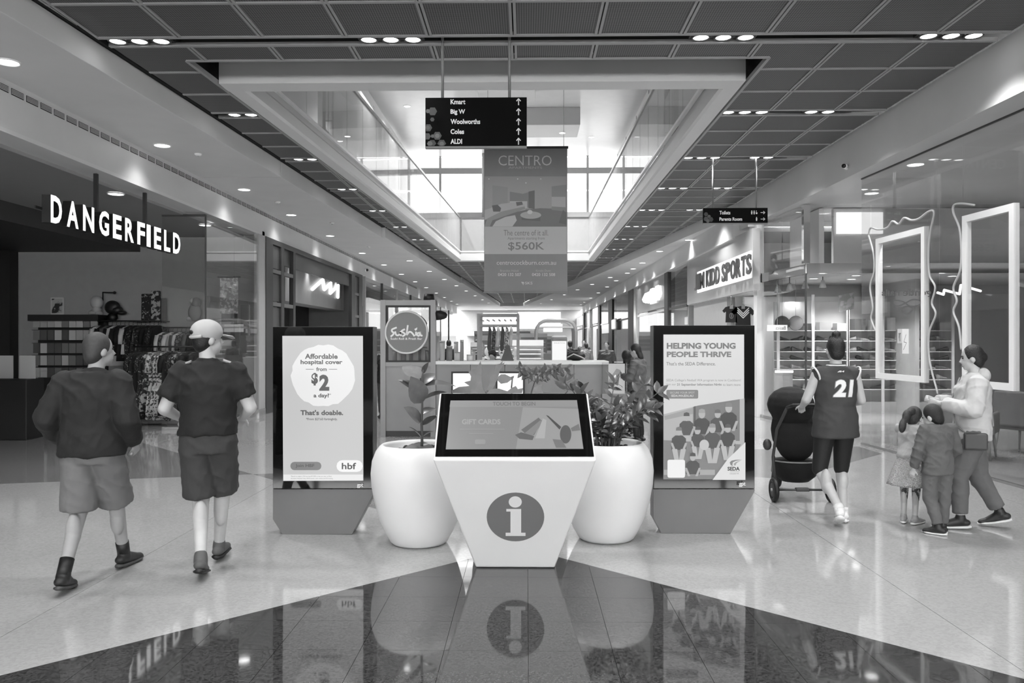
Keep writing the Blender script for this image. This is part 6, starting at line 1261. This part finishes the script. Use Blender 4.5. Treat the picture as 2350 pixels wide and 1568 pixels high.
for q, S in ((-1, 'L'), (1, 'R')):
    c = J['sh' + S] + Vector((q * .014, 0, -.025)); ax = Vector((q * .9, 0, -.35)).normalized(); e1 = Vector((0, 1, 0)); e2 = ax.cross(e1); mb = MB(); mb.tube([c + (e1 * math.cos(a) + e2 * math.sin(a)) * .076 for a in [k * math.pi / 12 for k in range(24)]], .009, 6, closed=True); link('armhole_trim', mb.mesh('armhole_trim', SHOEW), jer)
mb = MB(); mb.tube([J['neck'] + Vector((.086 * math.cos(a), .072 * math.sin(a), -.004)) for a in [k * math.pi / 12 for k in range(24)]], .008, 6, closed=True); link('neck_trim', mb.mesh('neck_trim', SHOEW), jer)
# ---- girl
SEQ = mat('sequins', 200, .18, metal=.55, var=.35, scale=70, bump=1.0, bscale=90)
o, J, hp, Rm, hs = person('small girl in a sequinned skirt with long ponytail, leaning over', 2088, 7.42, -42, 1.1, dict(head=(.0, .19, 1.52), neck=(0, .11, 1.42), chest=(0, .06, 1.24), shL=(-.17, .08, 1.38), shR=(.17, .08, 1.38), waist=(0, .02, 1.08), elL=(-.25, .16, 1.14), wrL=(-.2, .34, 1.05), elR=(.25, .16, 1.14), wrR=(.2, .34, 1.05), kneeL=(-.085, .03, .48), kneeR=(.085, .0, .48), ankL=(-.08, -.02, .085), ankR=(.08, -.04, .085)), SKIN, headpitch=-28, headscale=1.3, bulk=.95)
top(o, J, mat('top_pale', 176, .8, var=.05, bump=.4, bscale=8), .95, .12, 1.0, 1.0, 'top'); mb = MB()
mb.loft([(Vv(0, 0, .56), .31, .27), (Vv(0, 0, .6), .3, .26), (Vv(0, 0, .8), .23, .19), (Vv(0, .01, .98), .165, .125), (Vv(0, .015, 1.04), .155, .115)], 40)
for i, v in enumerate(mb.v):
    k = i % 40; f = 1 + .05 * math.sin(k * 2 * math.pi / 40 * 11) * max(0, (1.0 - v[2]) / .44); mb.v[i] = (v[0] * f, v[1] * f, v[2])
link('skirt', mb.mesh('skirt', SEQ), o); legs_wear(o, J, patterned('leggings_print', 60, 165, 22, .5), 1.35, 'leggings', .95, .085, .075, .98); shoes(o, J, mat('trainer_grey', 150, .6, var=.15, scale=20), SHOEW)
hair(o, hp, Rm, hs, HAIRB, [((0, -.11, .03), (.04, .05, .05)), ((-.03, -.16, -.05), (.045, .05, .08)), ((-.05, -.17, -.17), (.04, .045, .09))])
# ---- boy
o, J, hp, Rm, hs = person('small boy in a grey long-sleeved top and matching trousers, head bowed', 2152, 7.02, 4, 1.13, dict(head=(-.04, .07, 1.56), neck=(-.01, .03, 1.45), elL=(-.27, .0, 1.12), wrL=(-.29, .08, .86), elR=(.27, .02, 1.12), wrR=(.2, .2, .95), kneeL=(-.09, .04, .49), kneeR=(.1, .02, .49), ankL=(-.02, -.06, .09), toeL=(-.12, .05, .03), ankR=(.1, .06, .085), toeR=(.12, .25, .03)), SKIN, headyaw=38, headpitch=-18, headscale=1.32, bulk=1.0)
GT = mat('boy_grey', 92, .85, var=.06, scale=6, bump=.5, bscale=7); top(o, J, GT, .8, 1.9, 1.12, 1.05, 'long_sleeved_top', .085, .016); legs_wear(o, J, mat('boy_trousers', 98, .85, var=.06, bump=.5, bscale=7), 1.86, 'trousers', 1.05, .108, .1, .98); shoes(o, J, SHOE, SHOEW, s=1.15); hair(o, hp, Rm, hs, HAIRD)
# ---- adult in pale hoodie
o, J, hp, Rm, hs = person('adult in a pale hoodie and grey joggers facing left by the salon glass', 2232, 7.25, 72, 1.62, dict(elL=(-.26, .04, 1.16), elR=(.25, .04, 1.16), wrL=(-.1, .3, 1.2), wrR=(.1, .32, 1.22), kneeL=(-.1, .14, .5), ankL=(-.1, .12, .09), toeL=(-.12, .32, .03), kneeR=(.1, -.06, .5), ankR=(.1, -.26, .14), toeR=(.12, -.12, .04)), SKIN, headyaw=-6, headpitch=-8, bulk=1.1, nL=(1, 0, 0), nR=(-1, 0, 0), curl=.9)
HD = mat('hoodie_pale', 192, .85, var=.05, scale=5, bump=.7, bscale=6); hd = top(o, J, HD, .86, 1.88, 1.2, 1.02, 'hoodie', .09, .02); mb = MB(); mb.ell(J['neck'] + Vv(0, -.07, -.02), (.12, .07, .08)); link('hood', remesh(mb, 'hood', HD, .012, 3), hd)
legs_wear(o, J, mat('joggers_grey', 100, .85, var=.06, bump=.6, bscale=6), 1.85, 'joggers', 1.12, .115, .1, 1.0); shoes(o, J, SHOE, SHOEW); hair(o, hp, Rm, hs, HAIRD, [((0, -.1, .0), (.04, .04, .05))])
mb = MB(); mb.tube([Vv(.16, .08, 1.44), Vv(.06, .165, 1.25), Vv(-.12, .17, 1.0), Vv(-.2, .05, .9), Vv(-.12, -.15, 1.0), Vv(.06, -.16, 1.25), Vv(.15, -.09, 1.44)], .009, 8); link('bag_strap', mb.mesh('bag_strap', M_MID), o)
MB().box(-.27, -.2, -.08, .12, .78, .94).build('shoulder_bag', M_DARK, o, local=True, bevel=.02)
# ---- people further off
o, J, hp, Rm, hs = person('woman with long dark hair in a grey jacket looking at her phone by the counter', 1464, 13.2, 60, 1.63, dict(elL=(-.25, .05, 1.15), elR=(.25, .05, 1.15), wrL=(-.06, .27, 1.18), wrR=(.08, .27, 1.18), head=(0, .05, 1.62)), SKIN, headpitch=-20, detail=False)
top(o, J, mat('jacket_grey', 92, .7, var=.08), .8, 1.9, 1.1, 1.0, 'jacket'); legs_wear(o, J, M_BLACK, 1.9, 'trousers', 1.0, .1, .085); shoes(o, J, SHOE); hair(o, hp, Rm, hs, HAIRD, [((0, -.06, -.1), (.075, .05, .12))])
o, J, hp, Rm, hs = person('dark haired person in black half hidden behind the woman at the counter', 1437, 14.3, 30, 1.5, {}, SKIN2, detail=False)
top(o, J, M_BLACK, .8, 1.9, 1.1, 1.0, 'coat'); legs_wear(o, J, M_BLACK, 1.9, 'trousers'); shoes(o, J, SHOE); hair(o, hp, Rm, hs, HAIRD, [((0, -.03, .02), (.11, .11, .12)), ((0, -.05, -.1), (.1, .07, .1))])
o, J, hp, Rm, hs = person('counter worker bent over behind the white counter top', 1136, 15.3, 165, 1.62, dict(head=(0, .16, 1.5), neck=(0, .1, 1.42), chest=(0, .06, 1.25), shL=(-.18, .08, 1.38), shR=(.18, .08, 1.38)), SKIN, headpitch=-40, detail=False)
top(o, J, M_BLACK, .8, .6, 1.1, 1.0, 'work_shirt'); legs_wear(o, J, M_BLACK, 1.9, 'trousers'); shoes(o, J, SHOE); hair(o, hp, Rm, hs, HAIRD)
o, J, hp, Rm, hs = person('man in a black top seen through the sushi bar window', 885, 17.3, 20, 1.66, {}, SKIN2, detail=False)
top(o, J, M_BLACK, .8, .6, 1.15, 1.0, 'shirt'); legs_wear(o, J, M_DARK, 1.9, 'trousers'); shoes(o, J, SHOE); hair(o, hp, Rm, hs, HAIRB)
for i, (px, Y, rz, h) in enumerate(((1308, 27, 10, 1.68), (1340, 33, 170, 1.72), (1345, 30, 20, 1.6), (1030, 26, 0, 1.7), (1392, 24, 160, 1.66))):
    o, J, hp, Rm, hs = person('distant shopper in dark clothes beyond the counter, %s of five' % ORD[i], px, Y, rz, h, dict(kneeL=(-.1, .12, .5), ankL=(-.1, .1, .09), kneeR=(.1, -.05, .5), ankR=(.1, -.2, .12), toeR=(.12, -.05, .03), toeL=(-.12, .28, .03)), SKIN2, 'distant shoppers', detail=False)
    top(o, J, (M_BLACK, M_DARK, M_MID)[i % 3], .85, 1.9, 1.15, 1.0, 'top'); legs_wear(o, J, M_BLACK, 1.9, 'trousers'); shoes(o, J, SHOE); hair(o, hp, Rm, hs, HAIRD)
# ================================================================== STROLLER
wl, wr = onz(1777, 1152), onz(1905, 1142); WYS = wl.y
SXc = (wl.x + wr.x * WYS / wr.y) / 2; hw = .29
stv = empty('stroller', (SXc, WYS + .3, 0), 'black three-wheeled stroller with hooded seat in front of the woman', 'stroller')
CLB = mat('stroller_cloth', 20, .85, var=.15, scale=6, bump=.4, bscale=8)
def S_(x, y, z): return Vector((SXc + x, WYS + y, z))
for q in (-1, 1):
    wc = S_(q * hw, 0, .125); w = MB(); w.tube([wc + Vector((0, .1 * math.cos(a), .1 * math.sin(a))) for a in [k * math.pi / 12 for k in range(24)]], .026, 10, closed=True); wo = w.build('wheel', M_BLACK, stv); MB().cyl(wc - Vector((.02, 0, 0)), wc + Vector((.02, 0, 0)), .075, n=20).build('hub', M_DARK, wo); MB().cyl(wc - Vector((.03, 0, 0)), wc + Vector((.03, 0, 0)), .016, n=12).build('axle_cap', M_LGREY, wo)
    MB().tube([S_(q * hw * .93, 0, .125), S_(q * .27, .1, .45), S_(q * .26, .0, .75), S_(q * .25, -.3, 1.0)], .016, 8).build('frame_tube', M_DARK, stv); MB().tube([S_(q * .26, .1, .45), S_(q * .08, .75, .2)], .015, 8).build('frame_tube', M_DARK, stv)
fw = S_(0, .82, .11); w = MB(); w.tube([fw + Vector((0, .085 * math.cos(a), .085 * math.sin(a))) for a in [k * math.pi / 12 for k in range(24)]], .024, 10, closed=True); w.build('wheel', M_BLACK, stv); MB().cyl(fw - Vector((.05, 0, 0)), fw + Vector((.05, 0, 0)), .03, n=14).build('hub', M_DARK, stv)
MB().tube([S_(-.06, .82, .11), S_(-.07, .75, .22), S_(.07, .75, .22), S_(.06, .82, .11)], .013, 8).build('fork', M_DARK, stv)
MB().cyl(S_(-hw, 0, .125), S_(hw, 0, .125), .012, n=10).build('axle', M_DARK, stv); MB().box(SXc - .07, SXc + .07, WYS - .03, WYS + .03, .11, .145).build('brake_pedal', M_DARK, stv, bevel=.01)
MB().tube([S_(-.25, -.3, 1.0), S_(-.22, -.4, 1.03), S_(.22, -.4, 1.03), S_(.25, -.3, 1.0)], .018, 10).build('handlebar', M_BLACK, stv)
mb = MB(); mb.ell(S_(0, .3, .72), (.235, .2, .3)); mb.ell(S_(0, .2, .62), (.22, .14, .24)); link('seat', remesh(mb, 'seat', CLB, .014, 4), stv, -wloc(stv))
mb = MB(); mb.ell(S_(-.02, .3, .98), (.25, .27, .2)); mb.ell(S_(0, .26, .9), (.25, .2, .15)); link('canopy', remesh(mb, 'canopy', CLB, .014, 4), stv, -wloc(stv))
mb = MB(); mb.loft([(S_(0, .22, .18), .14, .12), (S_(0, .22, .24), .21, .19), (S_(0, .22, .36), .235, .21), (S_(0, .22, .4), .235, .21)], 24); mb.build('basket', CLB, stv); MB().tube([S_(.235 * math.cos(a), .22 + .21 * math.sin(a), .4 - .05 * abs(math.cos(a / 1)) * 0) for a in [k * math.pi / 14 for k in range(28)]], .008, 6, closed=True).build('basket_rim', M_MID, stv)
MB().ell(S_(-.33, .1, .58), (.045, .045, .06)).build('cup_holder', M_DARK, stv)
